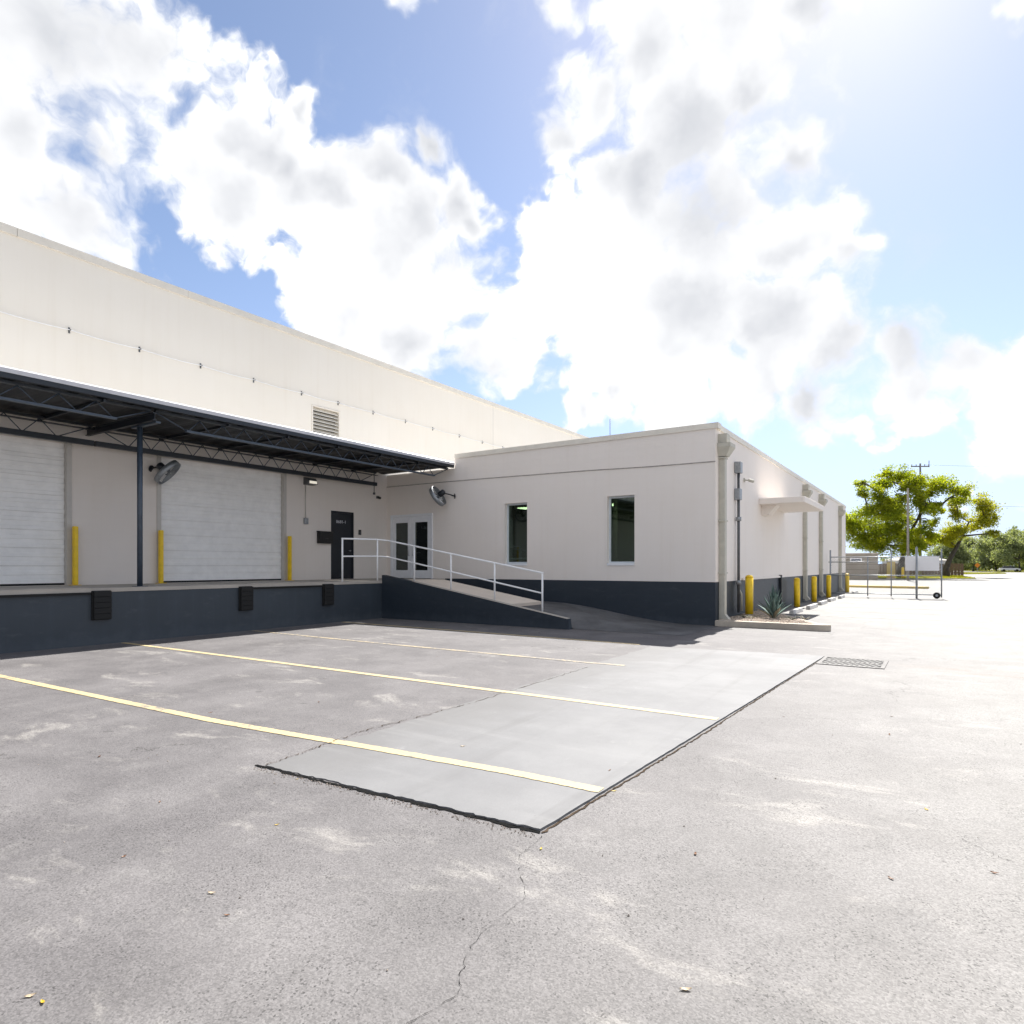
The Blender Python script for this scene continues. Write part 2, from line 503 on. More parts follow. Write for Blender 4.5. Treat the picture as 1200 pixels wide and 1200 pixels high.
def slab_mat(name):
    m, gg, b, P = new_mat(name)
    sp = gg.n('ShaderNodeSeparateXYZ')
    gg.put(sp.inputs[0], P)
    n = gg.noise(P, 0.7, 7, 0.65)
    c = gg.mix(gg.step(n, 0.3, 0.7), (0.152, 0.152, 0.156), (0.196, 0.196, 0.199))
    # asphalt dust tracked over the older left part of the pour
    lf = gg.step(gg.math('ADD', sp.outputs[0], gg.math('MULTIPLY_ADD', gg.noise(P, 1.3, 6, 0.7), 2.4, -1.2)), -4.9, -3.2, 1, 0)
    c = gg.mix(gg.math('MULTIPLY', lf, 0.75), c, (0.132, 0.129, 0.128))
    tw = gg.noise(gg.scalev(P, 3.2, 0.16, 1), 0.9, 6, 0.65, 0.2)
    c = gg.mix(gg.math('MULTIPLY', gg.step(tw, 0.52, 0.72), 0.40), c, (0.115, 0.113, 0.113))
    tx = gg.noise(gg.scalev(P, 0.3, 2.6, 1), 1.0, 6, 0.65, 0.2)
    c = gg.mix(gg.math('MULTIPLY', gg.step(tx, 0.54, 0.72), 0.35), c, (0.225, 0.224, 0.224))
    st = gg.noise(P, 2.6, 6, 0.7)
    c = gg.mix(gg.math('MULTIPLY', gg.step(st, 0.62, 0.74), 0.5), c, (0.27, 0.265, 0.258))
    sp2 = gg.noise(P, 34, 4, 0.75)
    c = gg.mix(gg.math('MULTIPLY', gg.step(sp2, 0.64, 0.72), 0.55), c, (0.07, 0.068, 0.066))
    gr = gg.math('MULTIPLY_ADD', gg.noise(P, 170, 3, 0.7), 0.5, 0.75)
    s_ = gg.n('ShaderNodeVectorMath', operation='SCALE')
    gg.put(s_.inputs[0], c)
    gg.put(s_.inputs['Scale'], gr)
    gg.put(b.inputs['Base Color'], s_.outputs[0])
    b.inputs['Roughness'].default_value = 0.72
    b.inputs['Specular IOR Level'].default_value = 0.25
    h = gg.math('ADD', gg.math('MULTIPLY', gg.noise(gg.scalev(P, 90, 4, 1), 1.0, 3, 0.6), 0.6), gg.math('MULTIPLY', gg.noise(P, 130, 3, 0.7), 0.5))
    bump(gg, b, h, 0.22, 0.004)
    return m


def worn_paint(name, c, under, wear=0.5):
    m, gg, b, P = new_mat(name)
    n = gg.noise(P, 16, 8, 0.75)
    l = gg.noise(P, 1.1, 4, 0.6)
    f = gg.step(gg.math('ADD', n, gg.math('MULTIPLY_ADD', l, 0.5, -0.25)), wear - 0.03, wear + 0.12)
    gr = gg.math('MULTIPLY_ADD', gg.noise(P, 190, 3, 0.7), 0.5, 0.75)
    cc = gg.mix(f, c, under)
    s = gg.n('ShaderNodeVectorMath', operation='SCALE')
    gg.put(s.inputs[0], cc)
    gg.put(s.inputs['Scale'], gr)
    gg.put(b.inputs['Base Color'], s.outputs[0])
    b.inputs['Roughness'].default_value = 0.7
    bump(gg, b, gg.noise(P, 190, 3, 0.7), 0.3, 0.004)
    return m


def glass_mat(name, tint, refl=0.14):
    m = bpy.data.materials.new(name)
    m.use_nodes = True
    t = m.node_tree
    t.nodes.remove(t.nodes['Principled BSDF'])
    gg = G(t)
    tr = gg.n('ShaderNodeBsdfTransparent')
    tr.inputs[0].default_value = (*tint, 1)
    gl = gg.n('ShaderNodeBsdfGlossy')
    gl.inputs['Roughness'].default_value = 0.015
    gl.inputs[0].default_value = (0.85, 0.95, 0.92, 1)
    fr = gg.n('ShaderNodeFresnel')
    fr.inputs[0].default_value = 1.52
    mx = gg.n('ShaderNodeMixShader')
    gg.put(mx.inputs[0], gg.math('MULTIPLY', fr.outputs[0], refl / 0.07))
    gg.put(mx.inputs[1], tr.outputs[0])
    gg.put(mx.inputs[2], gl.outputs[0])
    gg.put(t.nodes['Material Output'].inputs[0], mx.outputs[0])
    return m


def leaf_mat(name, c1, c2, trans=0.5, rough=0.5):
    m = bpy.data.materials.new(name)
    m.use_nodes = True
    t = m.node_tree
    b = t.nodes['Principled BSDF']
    gg = G(t)
    P = gg.n('ShaderNodeNewGeometry').outputs['Position']
    ri = gg.n('ShaderNodeNewGeometry').outputs['Random Per Island']
    n = gg.noise(P, 0.9, 3, 0.6)
    f = gg.math('ADD', gg.math('MULTIPLY', ri, 0.5), gg.math('MULTIPLY_ADD', gg.step(n, 0.3, 0.7), 0.7, -0.1), clamp=True)
    c = gg.mix(f, c1, c2)
    gg.put(b.inputs['Base Color'], c)
    b.inputs['Roughness'].default_value = rough
    b.inputs['Specular IOR Level'].default_value = 0.3
    tl = gg.n('ShaderNodeBsdfTranslucent')
    gg.put(tl.inputs[0], gg.mix(1.0, c, (1.0, 1.0, 0.45), 'MULTIPLY'))
    mx = gg.n('ShaderNodeMixShader')
    mx.inputs[0].default_value = trans
    gg.put(mx.inputs[1], b.outputs[0])
    gg.put(mx.inputs[2], tl.outputs[0])
    gg.put(t.nodes['Material Output'].inputs[0], mx.outputs[0])
    return m


def emit_mat(name, c, s):
    m = bpy.data.materials.new(name)
    m.use_nodes = True
    b = m.node_tree.nodes['Principled BSDF']
    b.inputs['Base Color'].default_value = (*c, 1)
    b.inputs['Emission Color'].default_value = (*c, 1)
    b.inputs['Emission Strength'].default_value = s
    return m


M = dict(
    asphalt=asphalt('asphalt'),
    slab=slab_mat('slab_concrete'),
    line=worn_paint('yellow_line_paint', (0.47, 0.37, 0.20), (0.18, 0.165, 0.145), 0.56),
    stall=worn_paint('faded_white_stall_paint', (0.42, 0.41, 0.39), (0.19, 0.182, 0.172), 0.44),
    faint=worn_paint('faded_yellow_line_paint', (0.40, 0.32, 0.19), (0.165, 0.152, 0.14), 0.44),
    joint=plain('joint_tar', (0.008, 0.008, 0.008), 0.9, var=0.4, scale=20, bmp=0.3, spec=0.05),
    joint_brown=plain('joint_dirt', (0.055, 0.040, 0.028), 0.9, var=0.6, scale=14, bmp=0.3, spec=0.05),
    apron=concrete('apron_asphalt', (0.135, 0.135, 0.14), 0.45, 0.8, 0.35),
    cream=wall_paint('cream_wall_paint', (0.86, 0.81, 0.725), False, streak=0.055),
    under=wall_paint('shaded_cream_wall_paint', (0.77, 0.71, 0.655), True, streak=0.06),  # the cream wall paint again, darkened as shade below the canopy
    wing=wall_paint('office_wall_paint', (0.85, 0.785, 0.725), True, streak=0.05),
    navy=wall_paint('navy_base_paint', (0.017, 0.026, 0.038), True, rough=0.5, streak=-0.25, spec=0.5, scuff=(0.045, 0.055, 0.066)),
    dockface=wall_paint('dock_face_paint', (0.030, 0.040, 0.052), False, rough=0.55, streak=-0.5, spec=0.5, scuff=(0.062, 0.072, 0.082)),
    coping=plain('coping_metal', (0.76, 0.71, 0.62), 0.5, var=0.06, scale=3),
    ledge=plain('drip_ledge_mastic', (0.34, 0.31, 0.28), 0.7, var=0.25),
    spout=plain('downspout_paint', (0.50, 0.475, 0.40), 0.55, var=0.08, scale=5),
    rooftop=plain('roof_membrane', (0.55, 0.54, 0.52), 0.8),
    doorwhite=plain('door_panel_paint', (0.88, 0.865, 0.84), 0.6, var=0.05, scale=4),
    doortrim=plain('door_trim_paint', (0.52, 0.49, 0.45), 0.5, var=0.05),
    frame=plain('white_frame_paint', (0.80, 0.81, 0.83), 0.4, var=0.04),
    winframe=plain('window_frame_paint', (0.60, 0.64, 0.66), 0.4, var=0.05),
    steel=plain('navy_steel_paint', (0.014, 0.018, 0.024), 0.38, var=0.25, scale=8),
    steelcol=plain('column_steel_paint', (0.045, 0.062, 0.085), 0.35, var=0.2, scale=8),
    deck=plain('canopy_deck_paint', (0.012, 0.013, 0.014), 0.6, var=0.3, scale=3),
    flash=plain('fascia_flashing', (0.60, 0.59, 0.60), 0.35, var=0.06),
    concrete=concrete('dock_concrete', (0.46, 0.42, 0.37), 0.8, 0.8),
    ramp=concrete('ramp_concrete', (0.72, 0.63, 0.54), 0.88, 0.8),
    rubber=plain('bumper_rubber', (0.005, 0.005, 0.005), 0.75, var=0.3, scale=20, bmp=0.4),
    darkdoor=plain('navy_door_paint', (0.010, 0.013, 0.020), 0.4, var=0.2),
    yellow=plain('safety_yellow_paint', (0.84, 0.56, 0.012), 0.4, var=0.10, scale=7, bmp=0.1),
    white=plain('white_rail_paint', (0.86, 0.86, 0.86), 0.35, var=0.05),
    black=plain('black_box_paint', (0.009, 0.009, 0.009), 0.5),
    grey=plain('galvanised_grey', (0.30, 0.32, 0.34), 0.42, 0.5, var=0.15, scale=20),
    darkgrey=plain('dark_grey_metal', (0.10, 0.105, 0.11), 0.45, 0.2, var=0.2),
    glass=glass_mat('tinted_green_glass', (0.36, 0.47, 0.41), 0.12),
    doorglass=glass_mat('door_glass', (0.34, 0.45, 0.38), 0.17),
    inside=plain('interior_wall_paint', (0.30, 0.29, 0.27), 0.8),
    carpet=plain('interior_floor', (0.10, 0.095, 0.09), 0.9),
    lamp=emit_mat('lit_ceiling_panel', (1.0, 0.90, 0.62), 1.4),
    kerb=concrete('kerb_concrete', (0.66, 0.58, 0.48), 0.6, 0.85, 0.35, (0.95, 0.75, 0.5)),
    gravel=plain('pea_gravel', (0.46, 0.38, 0.31), 0.85, var=0.45, scale=38),
    soil=concrete('gravel_bed', (0.36, 0.29, 0.235), 0.65, 0.9, 0.5),
    wheelstop=concrete('wheel_stop_concrete', (0.60, 0.58, 0.55), 0.75, 0.8),
    agave=leaf_mat('agave_leaf', (0.075, 0.125, 0.115), (0.17, 0.235, 0.205), 0.12),
    agavedry=leaf_mat('agave_dry_leaf', (0.30, 0.27, 0.19), (0.22, 0.20, 0.13), 0.15),
    iron=plain('cast_iron', (0.15, 0.145, 0.14), 0.55, 0.3, var=0.2, scale=20),
    pit=plain('drain_void', (0.004, 0.004, 0.004), 0.9),
    block=concrete('block_wall_concrete', (0.38, 0.335, 0.28), 0.8, 0.9),
    sign=plain('white_sign_board', (0.80, 0.79, 0.80), 0.4, var=0.02),
    signback=plain('sign_face_bluegrey', (0.18, 0.19, 0.23), 0.5),
    pole=plain('weathered_pole', (0.27, 0.245, 0.21), 0.8, var=0.2),
    wood=plain('pole_timber', (0.20, 0.18, 0.16), 0.85, var=0.25),
    bark=plain('tree_bark', (0.060, 0.050, 0.042), 0.9, var=0.35, scale=3, bmp=0.6, bscale=9),
    leafa=leaf_mat('leaf_yellow_green', (0.19, 0.27, 0.016), (0.46, 0.47, 0.03), 0.66),
    leafb=leaf_mat('leaf_olive_gold', (0.25, 0.29, 0.018), (0.46, 0.43, 0.03), 0.62),
    leafc=leaf_mat('leaf_grey_green', (0.19, 0.24, 0.115), (0.36, 0.39, 0.22), 0.5),
    grass=leaf_mat('grass_blade', (0.22, 0.24, 0.015), (0.36, 0.33, 0.03), 0.5),
    turf=plain('turf_ground', (0.24, 0.24, 0.035), 0.9, var=0.3, scale=4),
    ykerb=worn_paint('faded_yellow_kerb_paint', (0.55, 0.42, 0.12), (0.28, 0.22, 0.16), 0.55),
    orange=plain('orange_sign_face', (0.75, 0.24, 0.01), 0.5, var=0.03),
    fall1=leaf_mat('fallen_leaf_brown', (0.13, 0.055, 0.025), (0.22, 0.10, 0.04), 0.1),
    fall2=leaf_mat('fallen_leaf_yellow', (0.55, 0.37, 0.03), (0.62, 0.45, 0.06), 0.2),
    fall3=leaf_mat('fallen_leaf_pale', (0.48, 0.38, 0.26), (0.58, 0.48, 0.36), 0.1),
    letter=plain('white_vinyl_lettering', (0.62, 0.63, 0.68), 0.5, var=0.02),
    lens=emit_mat('fixture_lens', (1.0, 0.93, 0.78), 0.10),
    redbrown=plain('brown_timber_fence', (0.14, 0.095, 0.065), 0.85, var=0.25),
    whitehouse=plain('distant_white_wall', (0.62, 0.61, 0.58), 0.8, var=0.06),
    hedge=leaf_mat('hedge_leaf', (0.035, 0.055, 0.02), (0.075, 0.10, 0.03), 0.25),
)

# ================================================================== ground
gm = MB()
gm.quad((-2500, -2500, 0), (2500, -2500, 0), (2500, 4000, 0), (-2500, 4000, 0))
tag(gm.build('ground', M['asphalt']), kind='structure')

# concrete slab let into the court, a little proud of the asphalt
def wob(a, b, n, amp, r):
    return [(a[0] + (b[0] - a[0]) * i / n + r.uniform(-amp, amp), a[1] + (b[1] - a[1]) * i / n + r.uniform(-amp, amp)) for i in range(n)]
r2 = random.Random(5)
SL = [(-4.62, 3.30), (-2.06, 3.43), (-1.72, 12.85), (-4.9, 12.55)]
poly = wob(SL[0], SL[1], 60, 0.011, r2) + wob(SL[1], SL[2], 120, 0.0035, r2) + wob(SL[2], SL[3], 30, 0.02, r2) + wob(SL[3], SL[0], 70, 0.03, r2)
def slab_top(x):
    return 0.0035 + max(0.0, x + 4.95) * 0.0046


sb = MB().prism(poly, -0.05, 0.018)
for v in sb.b.verts:
    if v.co.z > 0:
        v.co.z = 0.0035 + (v.co.x + 4.95) * 0.0046
tag(sb.build('concrete_slab', M['slab']), kind='structure')


def ribbon(pts, widths, z):
    mb = MB()
    L = []
    for i, p in enumerate(pts):
        q0, q1 = pts[max(0, i - 1)], pts[min(len(pts) - 1, i + 1)]
        t = Vector((q1[0] - q0[0], q1[1] - q0[1], 0)).normalized()
        nrm = Vector((-t.y, t.x, 0))
        zz = z(p) if callable(z) else z
        L.append((Vector((p[0], p[1], zz)) + nrm * widths[i][0], Vector((p[0], p[1], zz)) - nrm * widths[i][1]))
    vs = [(mb.b.verts.new(a), mb.b.verts.new(b)) for a, b in L]
    for a, b in zip(vs, vs[1:]):
        mb.b.faces.new((a[0], b[0], b[1], a[1]))
    return mb


def jag(pts, n, amp, r):
    out = []
    for a, b in zip(pts, pts[1:]):
        for i in range(n):
            t = i / n
            out.append((a[0] + (b[0] - a[0]) * t + r.uniform(-amp, amp), a[1] + (b[1] - a[1]) * t + r.uniform(-amp, amp)))
    return out + [pts[-1]]


jp = jag([(-4.70, 3.27), (-3.7, 3.31), (-2.9, 3.365), (-2.05, 3.41)], 28, 0.010, r2)
tag(ribbon(jp, [(0.02, r2.uniform(0.002, 0.024)) for _ in jp], 0.005).build('open_slab_joint', M['joint']), kind='structure')
jp = jag([(-2.04, 3.41), (-1.93, 6.0), (-1.84, 9.0), (-1.70, 12.85)], 60, 0.007, r2)
tag(ribbon(jp, [(0.008, r2.uniform(0.001, 0.014)) for _ in jp], 0.005).build('dirt_filled_joint', M['joint_brown']), kind='structure')
jp = jag([(-4.62, 3.32), (-4.78, 4.5), (-4.66, 6.1), (-4.75, 9.4)], 50, 0.025, r2)
tag(ribbon(jp, [(r2.uniform(0, 0.012), r2.uniform(-0.004, 0.007)) for _ in jp], lambda p: slab_top(p[0]) + 0.003).build('hairline_slab_crack', M['joint_brown']), kind='structure')
for cp in ([(-2.02, 3.38), (-1.98, 3.05), (-1.72, 2.72), (-1.70, 2.25), (-1.55, 1.95), (-1.62, 1.5)],
           [(0.1, 4.75), (0.3, 4.55), (0.65, 4.5), (1.0, 4.35)]):
    jp = jag(cp, 16, 0.012, r2)
    tag(ribbon(jp, [(r2.uniform(-0.001, 0.0022), r2.uniform(-0.001, 0.0022)) for _ in jp], 0.004).build('asphalt_crack', M['joint']), kind='structure')

# painted bay lines, running out from the dock over asphalt and slab
LINES = [((-14.6, 3.72), (-11.69, 3.80), (-6.42, 3.96), (-4.65, 4.12), (-2.83, 4.25), (-2.045, 4.26)),
         ((-14.55, 6.90), (-9.5, 6.95), (-4.7, 6.97), (-1.96, 6.92)),
         ((-14.55, 10.0), (-9.5, 9.86), (-4.8, 9.86), (-4.3, 9.86)),
         ((-14.55, 12.98), (-10, 12.86), (-5.2, 12.70))]
for pts in LINES:
    pp = []
    for a, b in zip(pts, pts[1:]):
        n = max(2, int(abs(b[0] - a[0]) / 0.03))
        pp += [(a[0] + (b[0] - a[0]) * i / n, a[1] + (b[1] - a[1]) * i / n) for i in range(n)]
    pp.append(pts[-1])
    wd = [(0.058 + r2.uniform(-0.004, 0.004), 0.058 + r2.uniform(-0.004, 0.004)) for _ in pp]
    o = ribbon(pp, wd, lambda p: slab_top(p[0]) + 0.004 if p[0] > -4.61 - (p[1] - 3.3) * 0.0303 and p[1] < 12.5 else 0.005).build('parking_line', M['line'])
    tag(o, kind='structure')
    if pts[0][1] == 10.0:
        o.data.materials[0] = M['faint']

for k, y in enumerate((23.2, 26.0, 28.8, 31.7, 34.6)):
    pp = [(-3.9 + 4.2 * i / 40, y + 0.1 * i / 40) for i in range(41)]
    tag(ribbon(pp, [(0.05 + r2.uniform(-0.004, 0.004), 0.05 + r2.uniform(-0.004, 0.004)) for _ in pp], 0.005).build('stall_line', M['stall']), kind='structure')

# asphalt wedge that ramps up to the foot of the access ramp
am = MB()
nx, ny = 30, 16
gv = {}
for i in range(nx + 1):
    for j in range(ny + 1):
        x = -14.6 + 9.6 * i / nx
        y = 14.87 + 2.93 * j / ny
        tx = min(1, max(0, (x + 10.4) / 4.6))
        z = 0.50 * (1 - (tx * tx * (3 - 2 * tx))) if x > -10.4 else 0.5
        e = min(1, (y - 14.87) / 0.9)
        k_ = min(1, max(0, (x + 8.6) / 0.6))
        z *= 1 - k_ * (1 - e)
        gv[i, j] = am.b.verts.new((x, y, z + 0.006))
for i in range(nx):
    for j in range(ny):
        am.b.faces.new((gv[i, j], gv[i + 1, j], gv[i + 1, j + 1], gv[i, j + 1])).smooth = True
tag(am.build('asphalt_apron', M['apron']), kind='structure')

# ================================================================== warehouse
WX = -17.5
wh = empty('warehouse', (WX, 10, 0), 0, 'long cream warehouse with white roll-up dock doors and a navy entry door', 'warehouse')
IW = Matrix.Translation((-WX, -10, 0))


def put(mb, name, mat, parent, inv, normals=True):
    mb.b.transform(inv)
    return mb.build(name, mat, parent, normals)


DOORS = [(3.10, 7.01), (9.25, 13.16)]
DZ0, DZ1 = 1.185, 4.60
holes = [(a, b, DZ0, DZ1) for a, b in DOORS] + [(15.10, 16.15, DZ0, 3.56)]
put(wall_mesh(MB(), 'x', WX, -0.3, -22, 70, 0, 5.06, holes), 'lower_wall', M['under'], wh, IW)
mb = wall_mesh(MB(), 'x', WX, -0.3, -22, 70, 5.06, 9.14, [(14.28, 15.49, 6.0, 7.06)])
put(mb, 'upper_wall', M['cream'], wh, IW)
mb = MB().box((-60, -22, 0), (-17.8, -21.7, 9.14)).box((-60, 69.7, 0), (-17.8, 70, 9.14)).box((-60, -21.7, 0), (-59.7, 69.7, 9.14))
put(mb, 'outer_walls', M['cream'], wh, IW)
put(MB().box((-59.7, -21.7, 8.7), (-17.8, 69.7, 8.85)), 'roof', M['rooftop'], wh, IW)
mb = MB()
for a in range(-22, 70, 4):
    mb.box((WX - 0.34, a + 0.004, 9.14), (WX + 0.045, min(70, a + 4) - 0.004, 9.33))
put(mb, 'coping', M['coping'], wh, IW)
for y in (-14.2, -6.4, 1.4, 24.8, 32.6, 40.4):
    put(MB().box((WX - 0.005, y, 5.4), (WX + 0.004, y + 0.014, 9.14)), 'panel_joint', M['doortrim'], wh, IW)
put(MB().box((-24, 2, 0), (-23.8, 17.6, 5)), 'inner_partition', M['inside'], wh, IW)

# roll-up doors: ribbed sections, each a piece of its own
for y0, y1 in DOORS:
    d = empty('roll_up_door', (WX - 0.10, (y0 + y1) / 2, DZ0))
    d.parent = wh
    d.matrix_parent_inverse = Matrix.Translation((-WX, -10, 0))
    w = (y1 - y0) / 2
    n = 8
    h = (DZ1 - DZ0 - 0.05) / n
    pm = MB()
    hh = h - 0.004
    prof = [(0.0, 0.0), (0.0, hh * 0.18), (-0.012, hh * 0.23), (-0.012, hh * 0.46), (0.0, hh * 0.51), (0.0, hh * 0.68), (-0.012, hh * 0.73), (-0.012, hh * 0.94), (-0.004, hh)]
    a = [pm.b.verts.new((x, -w + 0.01, z)) for x, z in prof]
    b = [pm.b.verts.new((x, w - 0.01, z)) for x, z in prof]
    a2 = [pm.b.verts.new((-0.05, -w + 0.01, z)) for z in (0, hh)]
    b2 = [pm.b.verts.new((-0.05, w - 0.01, z)) for z in (0, hh)]
    for i in range(len(prof) - 1):
        pm.b.faces.new((a[i], b[i], b[i + 1], a[i + 1]))
    pm.b.faces.new((a2[0], b2[0], b[0], a[0]))
    pm.b.faces.new((a[-1], b[-1], b2[1], a2[1]))
    me = pm.mesh('door_section', M['doorwhite'])
    for k in range(n):
        share('door_section', me, d, (0, 0, 0.05 + k * h))
    MB().box((-0.06, -w + 0.01, 0.004), (0.012, w - 0.01, 0.05)).build('bottom_seal', M['rubber'], d)
    for s in (-1, 1):
        y = s * (w + 0.045)
        MB().box((0.0, y - 0.055 * 1, 0), (0.13, y + 0.055, DZ1 - DZ0 + 0.07)).build('door_jamb', M['doortrim'], d)
    MB().box((0.10, -w - 0.1, DZ1 - DZ0), (0.131, w + 0.1, DZ1 - DZ0 + 0.09)).build('door_head', M['doortrim'], d)

# entry door
d = empty('entry_door', (WX, 15.625, DZ0))
d.parent = wh
d.matrix_parent_inverse = Matrix.Translation((-WX, -10, 0))
MB().box((-0.10, -0.475, 0.01), (-0.055, 0.475, 2.32)).bevel(0.004, 1).build('door_leaf', M['darkdoor'], d)
MB().box((-0.14, -0.525, 0), (-0.02, -0.478, 2.375)).box((-0.14, 0.478, 0), (-0.02, 0.525, 2.375)).box((-0.14, -0.478, 2.325), (-0.02, 0.478, 2.375)).build('door_frame', M['darkdoor'], d)
MB().tube([(-0.055, 0.40, 1.0), (-0.01, 0.40, 1.0), (-0.005, 0.29, 1.0)], 0.011, 8).lathe((-0.055, 0.40, 1.0), (1, 0, 0), [(0.03, 0), (0.03, 0.012)], 14).build('door_handle', M['grey'], d)
fc = bpy.data.curves.new('door_number', 'FONT')
fc.body = '8681-1'
fc.size = 0.155
fc.align_x = 'CENTER'
fc.extrude = 0.0015
fo = bpy.data.objects.new('door_number_tmp', fc)
col.objects.link(fo)
bpy.context.view_layer.update()
me = bpy.data.meshes.new_from_object(fo.evaluated_get(bpy.context.evaluated_depsgraph_get()))
bpy.data.objects.remove(fo)
me.materials.clear()
me.materials.append(M['letter'])
share('door_number', me, d, (-0.0525, -0.02, 1.96), (rad(90), 0, rad(90)), (1.05, 1, 1))

# louvre high on the wall
lv = empty('louvre_vent', (WX, 14.885, 6.53))
lv.parent = wh
lv.matrix_parent_inverse = Matrix.Translation((-WX, -10, 0))
MB().box((-0.2, -0.60, -0.52), (0.02, -0.56, 0.52)).box((-0.2, 0.56, -0.52), (0.02, 0.60, 0.52)).box((-0.2, -0.56, 0.48), (0.02, 0.56, 0.52)).box((-0.2, -0.56, -0.52), (0.02, 0.56, -0.48)).build('louvre_frame', M['cream'], lv)
MB().box((-0.24, -0.6, -0.52), (-0.21, 0.6, 0.52)).build('louvre_backing', M['darkgrey'], lv)
sm = MB()
sm.rings([[(-0.10, y, 0.055), (0.012, y, -0.05), (0.012, y, -0.062), (-0.10, y, 0.043)] for y in (-0.558, 0.558)], smooth=False)
me = sm.mesh('louvre_slat', M['coping'])
for k in range(8):
    share('louvre_slat', me, lv, (0, 0, -0.42 + k * 0.118))

# lightning cable with stand-off brackets
cb_ = empty('wall_cable', (WX, 10, 7.33))
cb_.parent = wh
cb_.matrix_parent_inverse = Matrix.Translation((-WX, -10, 0))
ys = [0.1, 1.9, 3.7, 5.4, 7.06, 8.7, 10.38, 12.08, 13.86, 15.41, 17.08, 18.82, 20.46, 22.23, 23.94, 25.61, 27.3, 29.1]
pts = []
for a, b in zip(ys, ys[1:]):
    for k in range(6):
        t = k / 6
        pts.append((0.07, a + (b - a) * t - 10, -0.06 * 4 * t * (1 - t) * 0.5))
MB().tube(pts, 0.011, 6).build('cable', M['white'], cb_)
bk = MB().box((0.0, -0.02, -0.07), (0.012, 0.02, 0.07)).box((0.012, -0.012, -0.012), (0.085, 0.012, 0.012)).mesh('bracket', M['darkgrey'])
for y in ys:
    share('bracket', bk, cb_, (0, y - 10, 0))

# ================================================================== loading dock
DX = -14.65
dk = empty('loading_dock', (DX, 6, 0), 0, 'raised loading dock with dark slate face and bare concrete edge', 'loading dock')
ID = Matrix.Translation((-DX, -6, 0))
put(MB().box((WX + 0.003, -22, 0), (DX, 17.78, 1.10)), 'dock_face', M['dockface'], dk, ID)
put(MB().box((WX + 0.003, -22, 1.10), (DX + 0.012, 17.78, 1.18)), 'dock_deck', M['concrete'], dk, ID)
bm_ = MB()
for k in range(5):
    bm_.box((0.0, -0.17, k * 0.118), (0.11, 0.17, k * 0.118 + 0.1165))
bm_.box((0, -0.185, -0.012), (0.05, 0.185, 0.60))
me = bm_.bevel(0.008, 1).mesh('dock_bumper', M['rubber'])
for y in (3.85, 6.50, 9.87, 12.50):
    share('dock_bumper', me, dk, (0.002, y - 6, 0.53))
for a, b in ((4.05, 6.30), (10.05, 12.32)):
    put(MB().box((DX + 0.013, a, 1.05), (DX + 0.05, b, 1.10)), 'leveller_lip', M['rubber'], dk, ID)
    put(MB().box((DX - 2.0, a, 1.1805), (DX + 0.02, b, 1.192)), 'leveller_plate', M['concrete'], dk, ID)

# ================================================================== dock canopy
cn = empty('dock_canopy', (DX, 7.45, 1.18), 0, 'flat dark steel dock canopy on open web trusses and a slim post', 'canopy')
IC = Matrix.Translation((-DX, -7.45, -1.18))
CX = -14.2
# corrugated deck
mb = MB()
n = 150
y0, y1 = -22.0, 17.76
top = []
for i in range(n * 2 + 1):
    y = y0 + (y1 - y0) * i / (2 * n)
    z = 5.10 + (0.035 if (i // 2) % 2 == 0 else 0.0)
    top.append((y, z))
va = [(mb.b.verts.new((WX + 0.01, y, z)), mb.b.verts.new((CX - 0.01, y, z))) for y, z in top]
for a, b in zip(va, va[1:]):
    mb.b.faces.new((a[0], a[1], b[1], b[0]))
put(mb, 'corrugated_deck', M['deck'], cn, IC)
put(MB().box((WX + 0.01, y0, 5.145), (CX - 0.012, y1, 5.24)), 'roof_covering', M['rooftop'], cn, IC)
put(MB().rings([[(CX + 0.012, y, 5.185), (CX + 0.012, y, 5.265), (CX - 0.03, y, 5.30), (CX - 0.25, y, 5.31), (CX - 0.25, y, 5.245), (CX - 0.011, y, 5.245), (CX - 0.011, y, 5.185)] for y in (y0, y1)], smooth=False), 'fascia_flashing', M['flash'], cn, IC)
put(MB().box((CX - 0.08, y0, 5.09), (CX + 0.004, y1, 5.183)), 'edge_angle', M['steel'], cn, IC)
